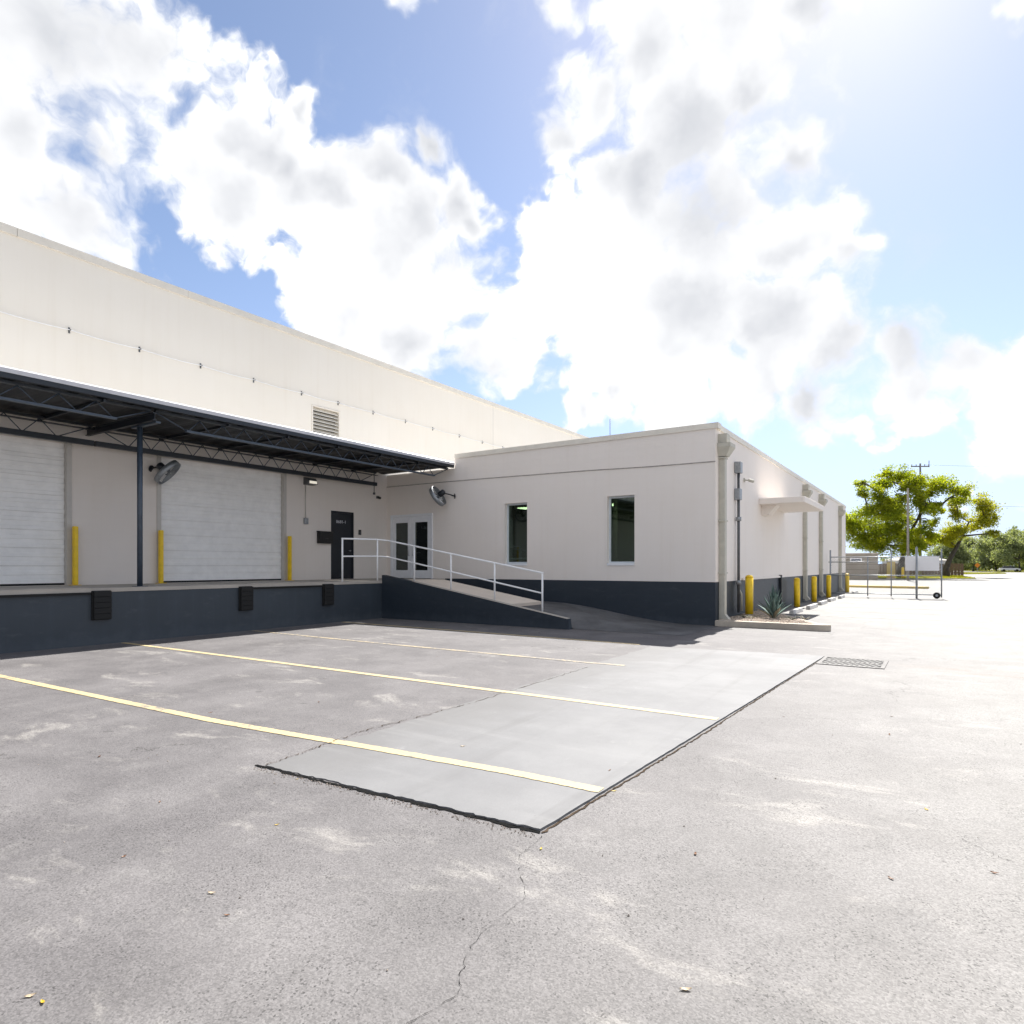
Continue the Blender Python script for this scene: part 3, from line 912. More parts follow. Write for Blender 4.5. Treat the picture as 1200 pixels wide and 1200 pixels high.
# trusses: front ones sit on the post line, rear ones by the wall
TR = [(-14.42, -5.0, 7.45, 0.65, 1), (-14.42, 7.45, 17.7, 0.55, 1), (-17.12, -5.0, 7.45, 0.65, 0), (-17.12, 7.45, 16.9, 0.55, 0)]
for tx, a, b, sp_, front in TR:
    zt = 5.065 if front else 5.045
    zb = 4.74 if front else 4.66
    tr = empty('truss', (tx, a, zb))
    tr.parent = cn
    tr.matrix_parent_inverse = Matrix.Translation((-DX, -7.45, -1.18))
    L = b - a
    mg = 0.75
    MB().box((-0.05, 0.05, zt - zb - 0.03), (-0.006, L - 0.05, zt - zb + 0.02)).box((0.006, 0.05, zt - zb - 0.03), (0.05, L - 0.05, zt - zb + 0.02)).build('top_chord', M['steel'], tr)
    MB().box((-0.045, mg if front else 0.02, -0.02 if front else -0.10), (-0.006, L - (mg if front else 0.02), 0.025)).box((0.006, mg if front else 0.02, -0.02 if front else -0.10), (0.045, L - (mg if front else 0.02), 0.025)).build('bottom_chord', M['steelcol'] if front else M['steel'], tr)
    nb = int((L - 2 * mg) / sp_)
    sp2 = (L - 2 * mg - 0.1) / nb
    hgt = zt - zb - 0.03
    ang = math.atan2(hgt, sp2 / 2)
    wl = math.hypot(hgt, sp2 / 2)
    wme = MB().tube([(0, 0, 0), (0, sp2 / 2, hgt)], 0.0115, 6).mesh('web_bar', M['steelcol'])
    wme2 = MB().tube([(0, 0, 0), (0, -sp2 / 2, hgt)], 0.0115, 6).mesh('web_bar', M['steelcol'])
    for k in range(nb + 1):
        y = mg + 0.05 + k * sp2
        if k < nb: share('web_bar', wme, tr, (0, y, 0))
        if k > 0: share('web_bar', wme2, tr, (0, y, 0))
    for (p, q) in (((0, mg + 0.05, 0), (0, 0.06, hgt)), ((0, L - mg - 0.05, 0), (0, L - 0.06, hgt))):
        MB().tube([p, q], 0.014, 6).build('end_web_bar', M['steelcol'], tr)
for y in (-5.0, 7.45):
    put(MB().box((WX + 0.02, y - 0.04, 4.99), (-14.32, y + 0.04, 5.01)).box((WX + 0.02, y - 0.006, 4.86), (-14.32, y + 0.006, 4.99)).box((WX + 0.02, y - 0.04, 4.84), (-14.32, y + 0.04, 4.86)), 'cross_beam', M['steel'], cn, IC)
    put(MB().tube([(-15.16, y + 0.1, 1.19), (-15.16, y + 0.1, 4.84)], 0.058, 14).box((-15.28, y - 0.02, 1.18), (-15.04, y + 0.22, 1.192)), 'post', M['steelcol'], cn, IC)
    put(MB().box((-15.45, y + 0.05, 4.80), (-14.36, y + 0.15, 4.838)), 'post_cap', M['steelcol'], cn, IC)
put(MB().box((WX + 0.32, -5, 4.94), (WX + 0.45, 16.9, 4.955)), 'bridging', M['steel'], cn, IC)
for y in (-3.4, -1.4, 0.6, 2.6, 4.6, 6.4, 9.2, 10.9, 12.6, 14.3, 16.0):
    put(MB().box((WX + 0.02, y, 5.02), (-14.3, y + 0.05, 5.085)), 'purlin', M['steel'], cn, IC)

# ================================================================== office wing
WY, EX, FY = 17.8, -5.1, 47.4
WT = 5.42
wg = empty('office_wing', (EX, WY, 0), 0, 'single storey pale grey office wing with dark navy base band', 'building')
IG = Matrix.Translation((-EX, -WY, 0))
WIN = [(-12.07, -11.19, 1.72, 3.72), (-8.34, -7.46, 1.72, 3.74)]
GD = (-17.28, -15.22, 1.185, 3.55)
BZ = 1.20
put(wall_mesh(MB(), 'y', WY, 0.25, -14.2, EX, BZ, WT, WIN), 'front_wall', M['wing'], wg, IG)
put(wall_mesh(MB(), 'y', WY, 0.25, WX, -14.2, BZ - 0.015, 5.08, [GD]), 'porch_wall', M['wing'], wg, IG)
put(wall_mesh(MB(), 'y', WY, 0.25, -14.64, EX, 0, BZ, []), 'front_base', M['navy'], wg, IG)
put(wall_mesh(MB(), 'x', EX, -0.25, WY + 0.25, FY, BZ, WT, []), 'side_wall', M['wing'], wg, IG)
put(wall_mesh(MB(), 'x', EX, -0.25, WY + 0.25, FY, 0, BZ, []), 'side_base', M['navy'], wg, IG)
put(MB().box((WX, FY - 0.25, 0), (EX - 0.25, FY, WT)), 'rear_wall', M['wing'], wg, IG)
put(MB().box((-17.4, WY + 0.25, 4.85), (EX - 0.25, FY - 0.25, 5.0)), 'roof', M['rooftop'], wg, IG)
mb = MB()
for k in range(3):
    a = -14.2 + 9.15 * k / 3
    mb.box((a + 0.003, WY - 0.035, WT), (a + 3.05 - 0.003 + (0.035 if k == 2 else 0), WY + 0.29, WT + 0.155))
for k in range(8):
    a = WY + 0.296 + (FY - WY - 0.29) * k / 8
    mb.box((EX - 0.29, a, WT), (EX + 0.035, a + (FY - WY - 0.29) / 8 - 0.006, WT + 0.155))
put(mb, 'coping', M['coping'], wg, IG)
# drip ledge on the front: a soft line of render
mb = MB()
mb.rings([[(x, WY - 0.0, z + 0.012), (x, WY - 0.02, z + 0.004), (x, WY - 0.02, z - 0.012), (x, WY, z - 0.018)] for x, z in ((WX, 4.64), (-13, 4.63), (-9, 4.58), (-7, 4.53), (EX, 4.515))], smooth=False)
put(mb, 'drip_ledge', M['ledge'], wg, IG)
# windows
for (a, b, c, d_) in WIN:
    w = empty('window', ((a + b) / 2, WY + 0.12, (c + d_) / 2))
    w.parent = wg
    w.matrix_parent_inverse = Matrix.Translation((-EX, -WY, 0))
    hw, hh = (b - a) / 2, (d_ - c) / 2
    MB().box((-hw, 0, -hh), (-hw + 0.055, 0.1, hh)).box((hw - 0.055, 0, -hh), (hw, 0.1, hh)).box((-hw + 0.055, 0, hh - 0.055), (hw - 0.055, 0.1, hh)).box((-hw + 0.055, 0, -hh), (hw - 0.055, 0.1, -hh + 0.055)).build('window_frame', M['winframe'], w)
    MB().box((-hw + 0.056, 0.04, -hh + 0.056), (hw - 0.056, 0.05, hh - 0.056)).build('pane', M['glass'], w)
    MB().box((-hw + 0.002, -0.15, -hh - 0.06), (hw - 0.002, -0.002, -hh + 0.004)).build('sill', M['frame'], w)
    mt = 0.035
    MB().box((-hw - mt, -0.132, -hh), (-hw, -0.121, hh + mt)).box((hw, -0.132, -hh), (hw + mt, -0.121, hh + mt)).box((-hw, -0.132, hh), (hw, -0.121, hh + mt)).build('trim', M['wing'], w)
# glazed double door onto the dock
d = empty('double_door', ((GD[0] + GD[1]) / 2, WY, GD[2]))
d.parent = wg
d.matrix_parent_inverse = Matrix.Translation((-EX, -WY, 0))
hw, H = (GD[1] - GD[0]) / 2, GD[3] - GD[2]
MB().box((-hw, -0.03, 0), (-hw + 0.07, 0.12, H)).box((hw - 0.07, -0.03, 0), (hw, 0.12, H)).box((-hw + 0.07, -0.03, H - 0.08), (hw - 0.07, 0.12, H)).build('door_frame', M['frame'], d)
for s in (-1, 1):
    x0, x1 = (-hw + 0.075, -0.006) if s < 0 else (0.006, hw - 0.075)
    lf = MB().box((x0, 0.0, 0.01), (x0 + 0.17, 0.05, H - 0.085)).box((x1 - 0.17, 0, 0.01), (x1, 0.05, H - 0.085)).box((x0 + 0.17, 0, 0.01), (x1 - 0.17, 0.05, 0.30)).box((x0 + 0.17, 0, H - 0.30), (x1 - 0.17, 0.05, H - 0.085)).build('door_leaf', M['frame'], d)
    MB().box((x0 + 0.171, 0.02, 0.301), (x1 - 0.171, 0.03, H - 0.301)).build('pane', M['doorglass'], lf)
    MB().box((x0 + 0.171, 0.033, 0.98), (x1 - 0.171, 0.07, 1.06)).build('push_bar', M['darkgrey'], lf)
    xh = -0.10 if s < 0 else 0.10
    MB().tube([(xh, 0.0, 0.85), (xh, -0.06, 0.85), (xh, -0.06, 1.25), (xh, 0.0, 1.25)], 0.012, 8).build('pull_handle', M['grey'], lf)
# rooms behind the glass
put(MB().box((-17.3, WY + 0.26, 1.0), (EX - 0.26, 27, 1.18)), 'interior_floor', M['carpet'], wg, IG)
put(MB().box((-17.3, WY + 0.26, 4.05), (EX - 0.26, 27, 4.12)), 'interior_ceiling', M['inside'], wg, IG)
put(MB().box((-17.3, 26.5, 1.19), (EX - 0.26, 26.7, 4.04)), 'interior_back_wall', M['inside'], wg, IG)
put(MB().box((-9.6, 21.0, 1.19), (-9.45, 26.4, 4.04)).box((-13.2, 22.4, 1.19), (-13.05, 26.4, 4.04)), 'interior_partition', M['inside'], wg, IG)
put(MB().box((-9.2, 24.0, 1.19), (-8.4, 24.06, 3.3)), 'interior_door', M['doortrim'], wg, IG)
lm = MB().box((-0.6, -0.3, -0.03), (0.6, 0.3, 0.0)).mesh('ceiling_light', M['lamp'])
for x, y in ((-13.4, 20.4), (-13.9, 22.6), (-9.6, 19.8), (-10.6, 23.2), (-7.2, 22.8)):
    share('ceiling_light', lm, wg, (x - EX, y - WY, 4.045))
put(MB().box((-13.9, 20.5, 1.9), (-11.6, 20.55, 1.96)).box((-13.9, 20.52, 1.19), (-13.85, 20.54, 1.9)).box((-11.65, 20.52, 1.19), (-11.6, 20.54, 1.9)), 'pale_bar', M['frame'], wg, IG)  # pale bar on two legs, a level line low behind the left window
# entrance hood on the long side and the door beneath it
put(MB().box((EX + 0.001, 22.9, 3.74), (-3.66, 27.2, 3.94)).bevel(0.012, 1), 'entrance_hood', M['wing'], wg, IG)
put(MB().rings([[(EX + 0.001, y, 3.738), (EX + 0.5, y, 3.738), (EX + 0.22, y, 3.42), (EX + 0.001, y, 3.38)] for y in (23.3, 23.9)], smooth=False), 'hood_bracket', M['wing'], wg, IG)
put(MB().box((EX + 0.001, 26.2, 0.02), (EX + 0.10, 26.3, 1.30)), 'side_door_edge', M['darkdoor'], wg, IG)
put(MB().box((EX + 0.001, 20.6, 1.201), (EX + 0.06, 27.0, 1.27)), 'side_ledge', M['wing'], wg, IG)
put(MB().tube([(-13.9, 30, 5.0), (-13.9, 30, 9.1)], 0.02, 6), 'roof_mast', M['grey'], wg, IG)

# ================================================================== downspouts
SPL = ['beige downspout with hopper at the near corner of the office wing', 'beige downspout rising just behind the small entrance hood', 'beige downspout on the side wall beyond the entrance hood', 'farthest beige downspout, next to the chain-link gate']
ds0 = empty('downspout', (EX + 0.002, 18.2, 0), 0, SPL[0], 'downspout', 'downspouts on the side wall')
MB().box((0.0, -0.10, 0.14), (0.17, 0.10, 4.62)).bevel(0.012, 1).build('pipe', M['spout'], ds0)
mb = MB()
mb.box((0, -0.17, 5.05), (0.24, 0.17, 5.30))
mb.rings([[(0.0, -0.26, 5.03), (0.36, -0.26, 5.03), (0.36, 0.26, 5.03), (0.0, 0.26, 5.03)], [(0.0, -0.26, 4.93), (0.36, -0.26, 4.93), (0.36, 0.26, 4.93), (0.0, 0.26, 4.93)], [(0.0, -0.15, 4.68), (0.22, -0.15, 4.68), (0.22, 0.15, 4.68), (0.0, 0.15, 4.68)]], smooth=False)
mb.build('hopper', M['spout'], ds0)
for z in (4.64, 2.9, 1.45):
    MB().box((0, -0.15, z - 0.02), (0.185, 0.15, z + 0.02)).build('strap', M['spout'], ds0)
MB().rings([[(0.0, -0.1, 0.30), (0.17, -0.1, 0.30), (0.17, 0.1, 0.30), (0.0, 0.1, 0.30)], [(0.12, -0.1, 0.06), (0.30, -0.1, 0.14), (0.30, 0.1, 0.14), (0.12, 0.1, 0.06)]], smooth=False).build('shoe', M['spout'], ds0)
for k, y in enumerate((31.5, 36.2, 43.9)):
    o = copy_tree(ds0)
    o.location.y = y
    o['label'] = SPL[k + 1]

# ================================================================== ramp and handrail
rp = empty('access_ramp', (-14.65, 14.7, 0), 0, 'sloping concrete access ramp with dark slate side wall', 'ramp')
IR = Matrix.Translation((14.65, -14.7, 0))


def slab_z(x):
    return 1.19 if x < -13.7 else 1.19 - 0.163 * (x + 13.7)


mb = MB()
prof = [(-14.648, 1.36), (-14.0, 1.26), (-13.4, 1.175), (-8.0, 0.27), (-7.97, 0.02), (-7.97, -0.02), (-14.648, -0.02)]
mb.rings([[(x, y, z) for x, z in prof] for y in (14.68, 14.86)], smooth=False)
put(mb, 'side_wall', M['navy'], rp, IR)
mb = MB()
mb.rings([[(-14.63, y, 1.192), (-13.7, y, 1.192), (-9.95, y, slab_z(-9.95)), (-9.95, y, 0.2), (-14.63, y, 0.2)] for y in (14.863, 16.62)], smooth=False)
put(mb, 'ramp_slab', M['ramp'], rp, IR)
mb = MB()
mb.rings([[(-13.38, y, 1.178), (-8.02, y, 0.281), (-8.02, y, 0.273), (-13.38, y, 1.170)] for y in (14.675, 14.865)], smooth=False)
put(mb, 'ramp_edge', M['concrete'], rp, IR)

hr = empty('handrail', (-14.7, 14.6, 1.18), 0, 'white two-rail handrail running down beside the access ramp', 'handrail')
IH = Matrix.Translation((14.7, -14.6, -1.18))
HY = 14.98


def top_z(x): return 2.47 - 0.174 * (x + 14.72)
def mid_z(x): return 1.955 - 0.180 * (x + 14.72)


C0, C1 = (-14.72, 13.13), (-14.72, HY - 0.42)
RX = [-13.50, -12.05, -10.47, -8.90]
put(MB().tube([(C0[0], C0[1], 1.18), (C0[0], C0[1], 2.45)], 0.027, 10), 'post', M['white'], hr, IH)
put(MB().tube([(C1[0], C1[1], 1.19), (C1[0], C1[1], 2.47)], 0.027, 10), 'post', M['white'], hr, IH)
for x in RX:
    put(MB().tube([(x, 14.92, min(slab_z(x), 1.19) + (0 if x < -9.9 else -0.12)), (x, 14.92, top_z(x))], 0.027, 10), 'post', M['white'], hr, IH)
put(MB().tube([(C0[0], C0[1] - 0.02, 2.455), (C1[0], C1[1], 2.475), (-14.6, 14.9, 2.45), (RX[0], 14.92, top_z(RX[0])), (RX[-1] + 0.03, 14.92, top_z(RX[-1] + 0.03))], 0.026, 10), 'top_rail', M['white'], hr, IH)
put(MB().tube([(C0[0], C0[1], 1.93), (C1[0], C1[1], 1.95), (-14.6, 14.9, 1.93), (RX[0], 14.92, mid_z(RX[0])), (RX[-1], 14.92, mid_z(RX[-1]))], 0.023, 10), 'mid_rail', M['white'], hr, IH)


# ================================================================== wall fans
def fan(loc, wallpt, nrm, label):
    t = empty('wall_fan', loc, 0, label, 'fan', 'round wall fans')
    n = Vector(nrm).normalized()
    R_ = 0.37
    mb = MB()
    ref = Vector((0, 0, 1))
    a = n.cross(ref).normalized()
    b = n.cross(a)
    ring = lambda r, h, k, m: n * h + (a * math.cos(2 * math.pi * k / m) + b * math.sin(2 * math.pi * k / m)) * r
    MB().lathe((0, 0, 0), n, [(R_, -0.07), (R_ + 0.012, -0.07), (R_ + 0.012, 0.07), (R_, 0.07), (R_, -0.07)], 36, caps=False).build('shroud', M['grey'], t)
    for h in (-0.072, 0.072):
        mb = MB()
        for r in (0.09, 0.16, 0.23, 0.30, 0.36):
            pts = [ring(r, h, k, 24) for k in range(25)]
            mb.tube(pts, 0.0035, 4, caps=False)
        for k in range(16):
            mb.tube([ring(0.06, h, k, 16), ring(R_, h, k, 16)], 0.0035, 4)
        mb.build('guard', M['grey'], t)
    for k in range(4):
        mb = MB()
        p = [ring(0.06, -0.02, k, 4), ring(0.33, -0.035, k * 6 - 1.2 + 0.4, 24), ring(0.34, 0.03, k * 6 + 1.6, 24), ring(0.06, 0.03, k * 6 + 0.9, 24)]
        vs = [mb.b.verts.new(q) for q in p] + [mb.b.verts.new(q + n * 0.006) for q in p]
        for f in ((0, 1, 2, 3), (7, 6, 5, 4), (0, 4, 5, 1), (1, 5, 6, 2), (2, 6, 7, 3), (3, 7, 4, 0)):
            mb.b.faces.new([vs[i] for i in f])
        mb.build('blade', M['doorwhite'], t)
    MB().lathe((0, 0, 0), n, [(0.05, 0.05), (0.085, 0.03), (0.085, -0.08), (0.10, -0.085), (0.10, -0.27), (0.07, -0.30), (0.02, -0.305)], 18).build('motor', M['steel'], t)
    w = Vector(wallpt) - Vector(loc)
    MB().tube([-n * 0.2, (w + -n * 0.2) * 0.55, w], 0.022, 8).lathe(w, w.normalized(), [(0.09, -0.02), (0.09, 0.0)], 14).build('bracket', M['steel'], t)
    return t


fan((-17.05, 9.20, 4.13), (WX + 0.004, 9.00, 4.24), (0.49, 0.55, -0.67), 'round wall fan angled outward, beside the second roll-up door')
fan((-14.58, 17.32, 4.08), (-14.2, WY - 0.004, 4.10), (-0.80, -0.20, -0.52), 'round wall fan above the glazed double doors')

# ================================================================== small fittings by the entry door
t = empty('wall_light', (WX, 14.13, 4.45), 0, 'small wall lamp with conduit drop, left of the navy door', 'wall light')
mb = MB()
mb.rings([[(0.0, y, 0.12), (0.16, y, 0.10), (0.26, y, -0.02), (0.26, y, -0.10), (0.0, y, -0.12)] for y in (-0.19, 0.19)], smooth=False)
mb.build('housing', M['darkgrey'], t)
MB().box((0.262, -0.15, -0.085), (0.272, 0.15, 0.0)).build('lens', M['lens'], t)
MB().tube([(0.025, -0.12, -0.12), (0.025, -0.12, -1.22)], 0.014, 8).build('conduit', M['doortrim'], t)
MB().box((0.003, -0.19, -1.42), (0.09, -0.05, -1.22)).bevel(0.008, 1).build('switch_box', M['grey'], t)

t = empty('wall_box', (WX, 14.78, 2.62), 0, 'flat black box mounted on the wall left of the navy door', 'wall box')
MB().box((0.002, -0.29, -0.21), (0.16, 0.29, 0.16)).bevel(0.01, 2).build('body', M['black'], t)
MB().rings([[(0.002, y, 0.165), (0.002, y, 0.215), (0.185, y, 0.185), (0.185, y, 0.165)] for y in (-0.30, 0.30)], smooth=False).build('lid', M['black'], t)
MB().tube([(0.162, -0.05, -0.05), (0.18, -0.05, -0.05), (0.18, 0.05, -0.05), (0.162, 0.05, -0.05)], 0.006, 6).build('pull', M['darkgrey'], t)

t = empty('card_reader', (WX, 16.42, 2.86), 0, 'little dark keypad on the wall right of the navy door', 'keypad')
MB().box((0.002, -0.06, -0.09), (0.03, 0.06, 0.09)).bevel(0.006, 1).build('body', M['black'], t)
MB().box((0.0305, -0.04, -0.06), (0.034, 0.04, 0.03)).build('key_panel', M['darkgrey'], t)

t = empty('wall_camera', (WX, 17.30, 4.21), 0, 'dark bullet camera under the canopy near the inside corner', 'camera')
MB().box((0.002, -0.05, -0.05), (0.03, 0.05, 0.05)).build('base', M['darkgrey'], t)
MB().lathe((0.03, 0, 0), (0.9, -0.2, -0.25), [(0.03, 0), (0.045, 0.05), (0.045, 0.17), (0.035, 0.18)], 14).build('camera_body', M['black'], t)

t = empty('conduit_drop', (WX, 16.85, 4.2), 0, 'short dark conduit hanging from the canopy over the navy door', 'conduit')
MB().tube([(0.3, 0, 0.74), (0.3, 0, 0.12)], 0.015, 8).build('pipe', M['darkgrey'], t)
MB().box((0.27, -0.03, 0.05), (0.33, 0.03, 0.13)).build('end_box', M['darkgrey'], t)

# yellow track guards beside the roll-up doors
GL = {7.13: 'yellow track guard on the right of the left roll-up door', 9.18: 'yellow track guard left of the second roll-up door, by the fan', 13.28: 'yellow track guard on the right of the second roll-up door'}
gp = None
for y, lab in GL.items():
    if gp is None:
        gp = empty('door_guard', (WX + 0.16, y, 1.18), 0, lab, 'door guard', 'yellow roll-up door guards')
        MB().box((-0.05, -0.052, 0.012), (0.05, 0.052, 1.42)).bevel(0.012, 2).build('guard_post', M['yellow'], gp)
        MB().box((-0.1, -0.1, 0.001), (0.1, 0.1, 0.012)).build('base_plate', M['yellow'], gp)
    else:
        o = copy_tree(gp)
        o.location.y = y
        o['label'] = lab

# ================================================================== side of the wing: electrical riser, camera
t = empty('electrical_riser', (EX, 19.85, 0), 0, 'grey conduit riser with junction boxes on the side wall', 'conduit')
MB().tube([(0.10, 0, 0.25), (0.10, 0, 4.45)], 0.042, 12).build('conduit', M['darkgrey'], t)
MB().box((0.003, -0.12, 4.42), (0.19, 0.12, 4.76)).bevel(0.015, 1).build('upper_box', M['grey'], t)
MB().box((0.003, -0.13, 3.62), (0.17, 0.13, 3.96)).bevel(0.015, 1).build('meter_box', M['grey'], t)
for z in (3.05, 1.15):
    MB().lathe((0.10, 0, z - 0.06), (0, 0, 1), [(0.08, 0), (0.08, 0.12)], 12).build('coupling', M['grey'], t)
MB().tube([(0.1, 0.02, 0.95), (0.16, 0.10, 0.8), (0.16, 0.12, 0.3)], 0.03, 8).build('whip', M['spout'], t)

t = empty('security_camera', (EX, 20.9, 4.34), 0, 'small beige security camera beside the grey junction box', 'camera')
MB().box((0.002, -0.06, -0.06), (0.03, 0.06, 0.06)).build('base', M['spout'], t)
MB().tube([(0.03, 0, 0), (0.16, 0, -0.02)], 0.018, 8).build('arm', M['spout'], t)
MB().lathe((0.16, -0.06, -0.02), (0.55, 0.8, -0.15), [(0.035, 0), (0.048, 0.02), (0.048, 0.18), (0.04, 0.19)], 14).build('camera_body', M['spout'], t)

# ================================================================== bollards
BL = ['yellow bollard nearest the building corner, beside the agave', 'second yellow bollard from the corner, before the downspouts', 'third yellow bollard, between two beige downspouts', 'fourth yellow bollard from the corner of the wing', 'farthest yellow bollard on the side wall, at the gate']
b0 = None
for k, (x, y, z) in enumerate(((-4.75, 20.09, 0.2), (-4.75, 27.93, 0), (-4.75, 32.19, 0), (-4.75, 36.85, 0), (-4.75, 45.0, 0))):
    if b0 is None:
        b0 = empty('bollard', (x, y, z), 0, BL[0], 'bollard', 'yellow bollards along the side wall')
        MB().lathe((0, 0, 0), (0, 0, 1), [(0.115, 0.0), (0.115, 1.10)], 24).build('pipe', M['yellow'], b0)
        MB().lathe((0, 0, 1.10), (0, 0, 1), [(0.117, -0.01), (0.112, 0.02), (0.08, 0.06), (0.03, 0.075), (0.001, 0.077)], 24).build('domed_cap', M['yellow'], b0)
    else:
        o = copy_tree(b0)
        o.location = (x, y, z)
        o['label'] = BL[k]

# wheel stops
wsm = MB()
wsm.rings([[(-0.085, y, 0.0), (0.085, y, 0.0), (0.06, y, 0.14), (-0.06, y, 0.14)] for y in (-0.9, 0.9)], smooth=False)
wme = wsm.bevel(0.01, 1).mesh('wheel_stop', M['wheelstop'])
WL = ['white concrete wheel stop nearest the agave planter', 'second white wheel stop from the agave planter', 'third white wheel stop along the side wall', 'fourth white wheel stop from the agave planter', 'fifth white wheel stop, before the gate', 'farthest white wheel stop, at the gate']
for k, y in enumerate((24.3, 27.3, 30.4, 33.5, 36.7, 43.6)):
    o = share('wheel_stop', wme, None, (-4.15 + rnd.uniform(-0.06, 0.06), y, 0.001), (0, 0, rnd.uniform(-0.03, 0.03)))
    tag(o, WL[k], 'wheel stop', 'wheel stops along the side wall')

# ================================================================== planter, gravel, agave
pl = [(-5.08, 17.80), (-2.45, 17.90)] + [(-2.42 + 0.17 * math.sin(a), 18.07 - 0.17 * math.cos(a)) for a in (0.4, 0.9, 1.5, 2.1, 2.7)]
inner = [(-5.08, 17.97), (-2.50, 18.08), (-2.60, 18.30), (-4.55, 22.3), (-5.08, 22.4)]
outer = pl + [(-2.44, 18.36), (-4.42, 22.42), (-5.08, 22.55)]
kb = MB()
kb.prism([(-5.09, 17.70), (-2.5, 17.79)] + [(-2.46 + 0.2 * math.sin(a), 17.99 - 0.2 * math.cos(a)) for a in (0.5, 1.1, 1.7, 2.3)] + [(-2.52, 18.2), (-2.62, 18.02), (-5.09, 17.94)], 0, 0.160)
kb.prism([(-2.52, 18.205), (-2.38, 18.18), (-4.40, 22.42), (-5.09, 22.56), (-5.09, 22.42), (-4.5, 22.3)], 0, 0.12)
tag(kb.bevel(0.012, 2).build('planter_kerb', M['kerb']), 'low weathered concrete kerb edging the gravel planter at the corner', 'kerb')
tag(MB().prism([(-5.09, 17.95), (-2.65, 18.03), (-2.56, 18.2), (-4.52, 22.28), (-5.09, 22.40)], 0.0, 0.150).build('planter_soil', M['soil']), kind='structure')
gmb = MB()
rg = random.Random(3)
for _ in range(2600):
    v = rg.random()
    y = 17.97 + (22.2 - 17.97) * (v ** 1.6)
    xr = -2.68 - (y - 18.0) * 0.455
    x = rg.uniform(-5.05, max(-4.9, xr))
    s = rg.uniform(0.012, 0.032)
    c = Vector((x, y, 0.155 + rg.uniform(-0.004, 0.012)))
    vs = []
    for dx, dy, dz in ((1, 0, 0), (-1, 0, 0), (0, 1, 0), (0, -1, 0), (0, 0, 0.7), (0, 0, -0.7)):
        vs.append(gmb.b.verts.new(c + Vector((dx, dy, dz)) * s * rg.uniform(0.7, 1.2)))
    for f in ((0, 2, 4), (2, 1, 4), (1, 3, 4), (3, 0, 4), (2, 0, 5), (1, 2, 5), (3, 1, 5), (0, 3, 5)):
        gmb.b.faces.new([vs[i] for i in f])
tag(gmb.build('gravel', M['gravel']), 'tan gravel filling the corner planter', 'gravel', kind='stuff')

ag = empty('agave', (-3.90, 19.35, 0.15), 0, 'spiky blue-green agave in the gravel planter', 'agave')
ra = random.Random(8)
for k in range(34):
    az = k * 2.399
    f = k / 33
    lean = rad(5 + 50 * f ** 1.6)
    L = (0.92 - 0.28 * f) * ra.uniform(0.85, 1.1)
    dirn = Vector((math.cos(az) * math.sin(lean), math.sin(az) * math.sin(lean), math.cos(lean)))
    side = Vector((-math.sin(az), math.cos(az), 0))
    up_ = dirn.cross(side).normalized()
    mb = MB()
    rows = []
    for i in range(7):
        t = i / 6
        wv = 0.050 * (0.75 + 1.2 * t * (1 - t) * 1.6) * (1 - t ** 3) + 0.001
        p = dirn * L * t + Vector((0, 0, -0.10 * t * t * math.sin(lean))) + dirn * 0.03
        rows.append([p - side * wv + up_ * (-wv * 0.45 if up_.z > 0 else wv * 0.45) * -1, p, p + side * wv + up_ * (-wv * 0.45 if up_.z > 0 else wv * 0.45) * -1, p - up_ * (0.014 * (1 - t) + 0.002) * (1 if up_.z > 0 else -1)])
    vs = [[mb.b.verts.new(q) for q in r] for r in rows]
    for r0, r1 in zip(vs, vs[1:]):
        for i in range(4):
            mb.b.faces.new((r0[i], r0[(i + 1) % 4], r1[(i + 1) % 4], r1[i])).smooth = True
    mb.build('leaf', M['agavedry'] if k > 30 else M['agave'], ag)
# dead debris beside it
for k, (dx, dy) in enumerate(((-0.75, -0.25), (-0.5, -0.5), (0.55, -0.3), (0.8, 0.1))):
    mb = MB()
    for j in range(9):
        a = ra.uniform(0, 6.28)
        L = ra.uniform(0.12, 0.3)
        mb.tube([(0, 0, 0.01), (math.cos(a) * L * 0.6, math.sin(a) * L * 0.6, L * 0.35), (math.cos(a) * L, math.sin(a) * L, L * 0.3)], [0.008, 0.006, 0.001], 4)
    o = mb.build('weed_tuft', M['agavedry'] if k % 2 else M['hedge'])
    o.location = (-3.90 + dx, 19.35 + dy, 0.15)
    tag(o, ['dry weed tuft in the gravel left of the agave', 'small green weed at the left foot of the agave', 'straw coloured weed in front right of the agave', 'low green weed right of the agave by the kerb'][k] if False else ['small green weed in the gravel left of the agave', 'dry weed tuft at the front left foot of the agave', 'small green weed at the front right of the agave', 'dry weed tuft right of the agave near the kerb'][k], 'weed', 'weeds in the planter')

# ================================================================== drain grate
M['gratemat'] = M['asphalt']
dg = empty('drain_grate', (-1.22, 12.35, 0), 0, 'square iron storm drain grate with slanted slots in the pavement', 'drain grate')
MB().box((-0.50, -0.52, 0.0), (0.50, 0.52, 0.006)).build('drain_opening', M['pit'], dg)
MB().box((-0.50, -0.52, 0.001), (-0.44, 0.52, 0.012)).box((0.44, -0.52, 0.001), (0.50, 0.52, 0.012)).box((-0.44, -0.52, 0.001), (0.44, -0.43, 0.012)).box((-0.44, 0.43, 0.001), (0.44, 0.52, 0.012)).box((-0.44, -0.03, 0.001), (0.44, 0.03, 0.011)).build('grate_frame', M['gratemat'], dg)
bme = MB().bar((-0.06, -0.2, 0.008), (0.06, 0.2, 0.008), 0.017, 0.006).mesh('grate_bar', M['iron'])
for row in (-0.2275, 0.2275):
    for k in range(12):
        share('grate_bar', bme, dg, (-0.40 + k * 0.0727, row, 0))

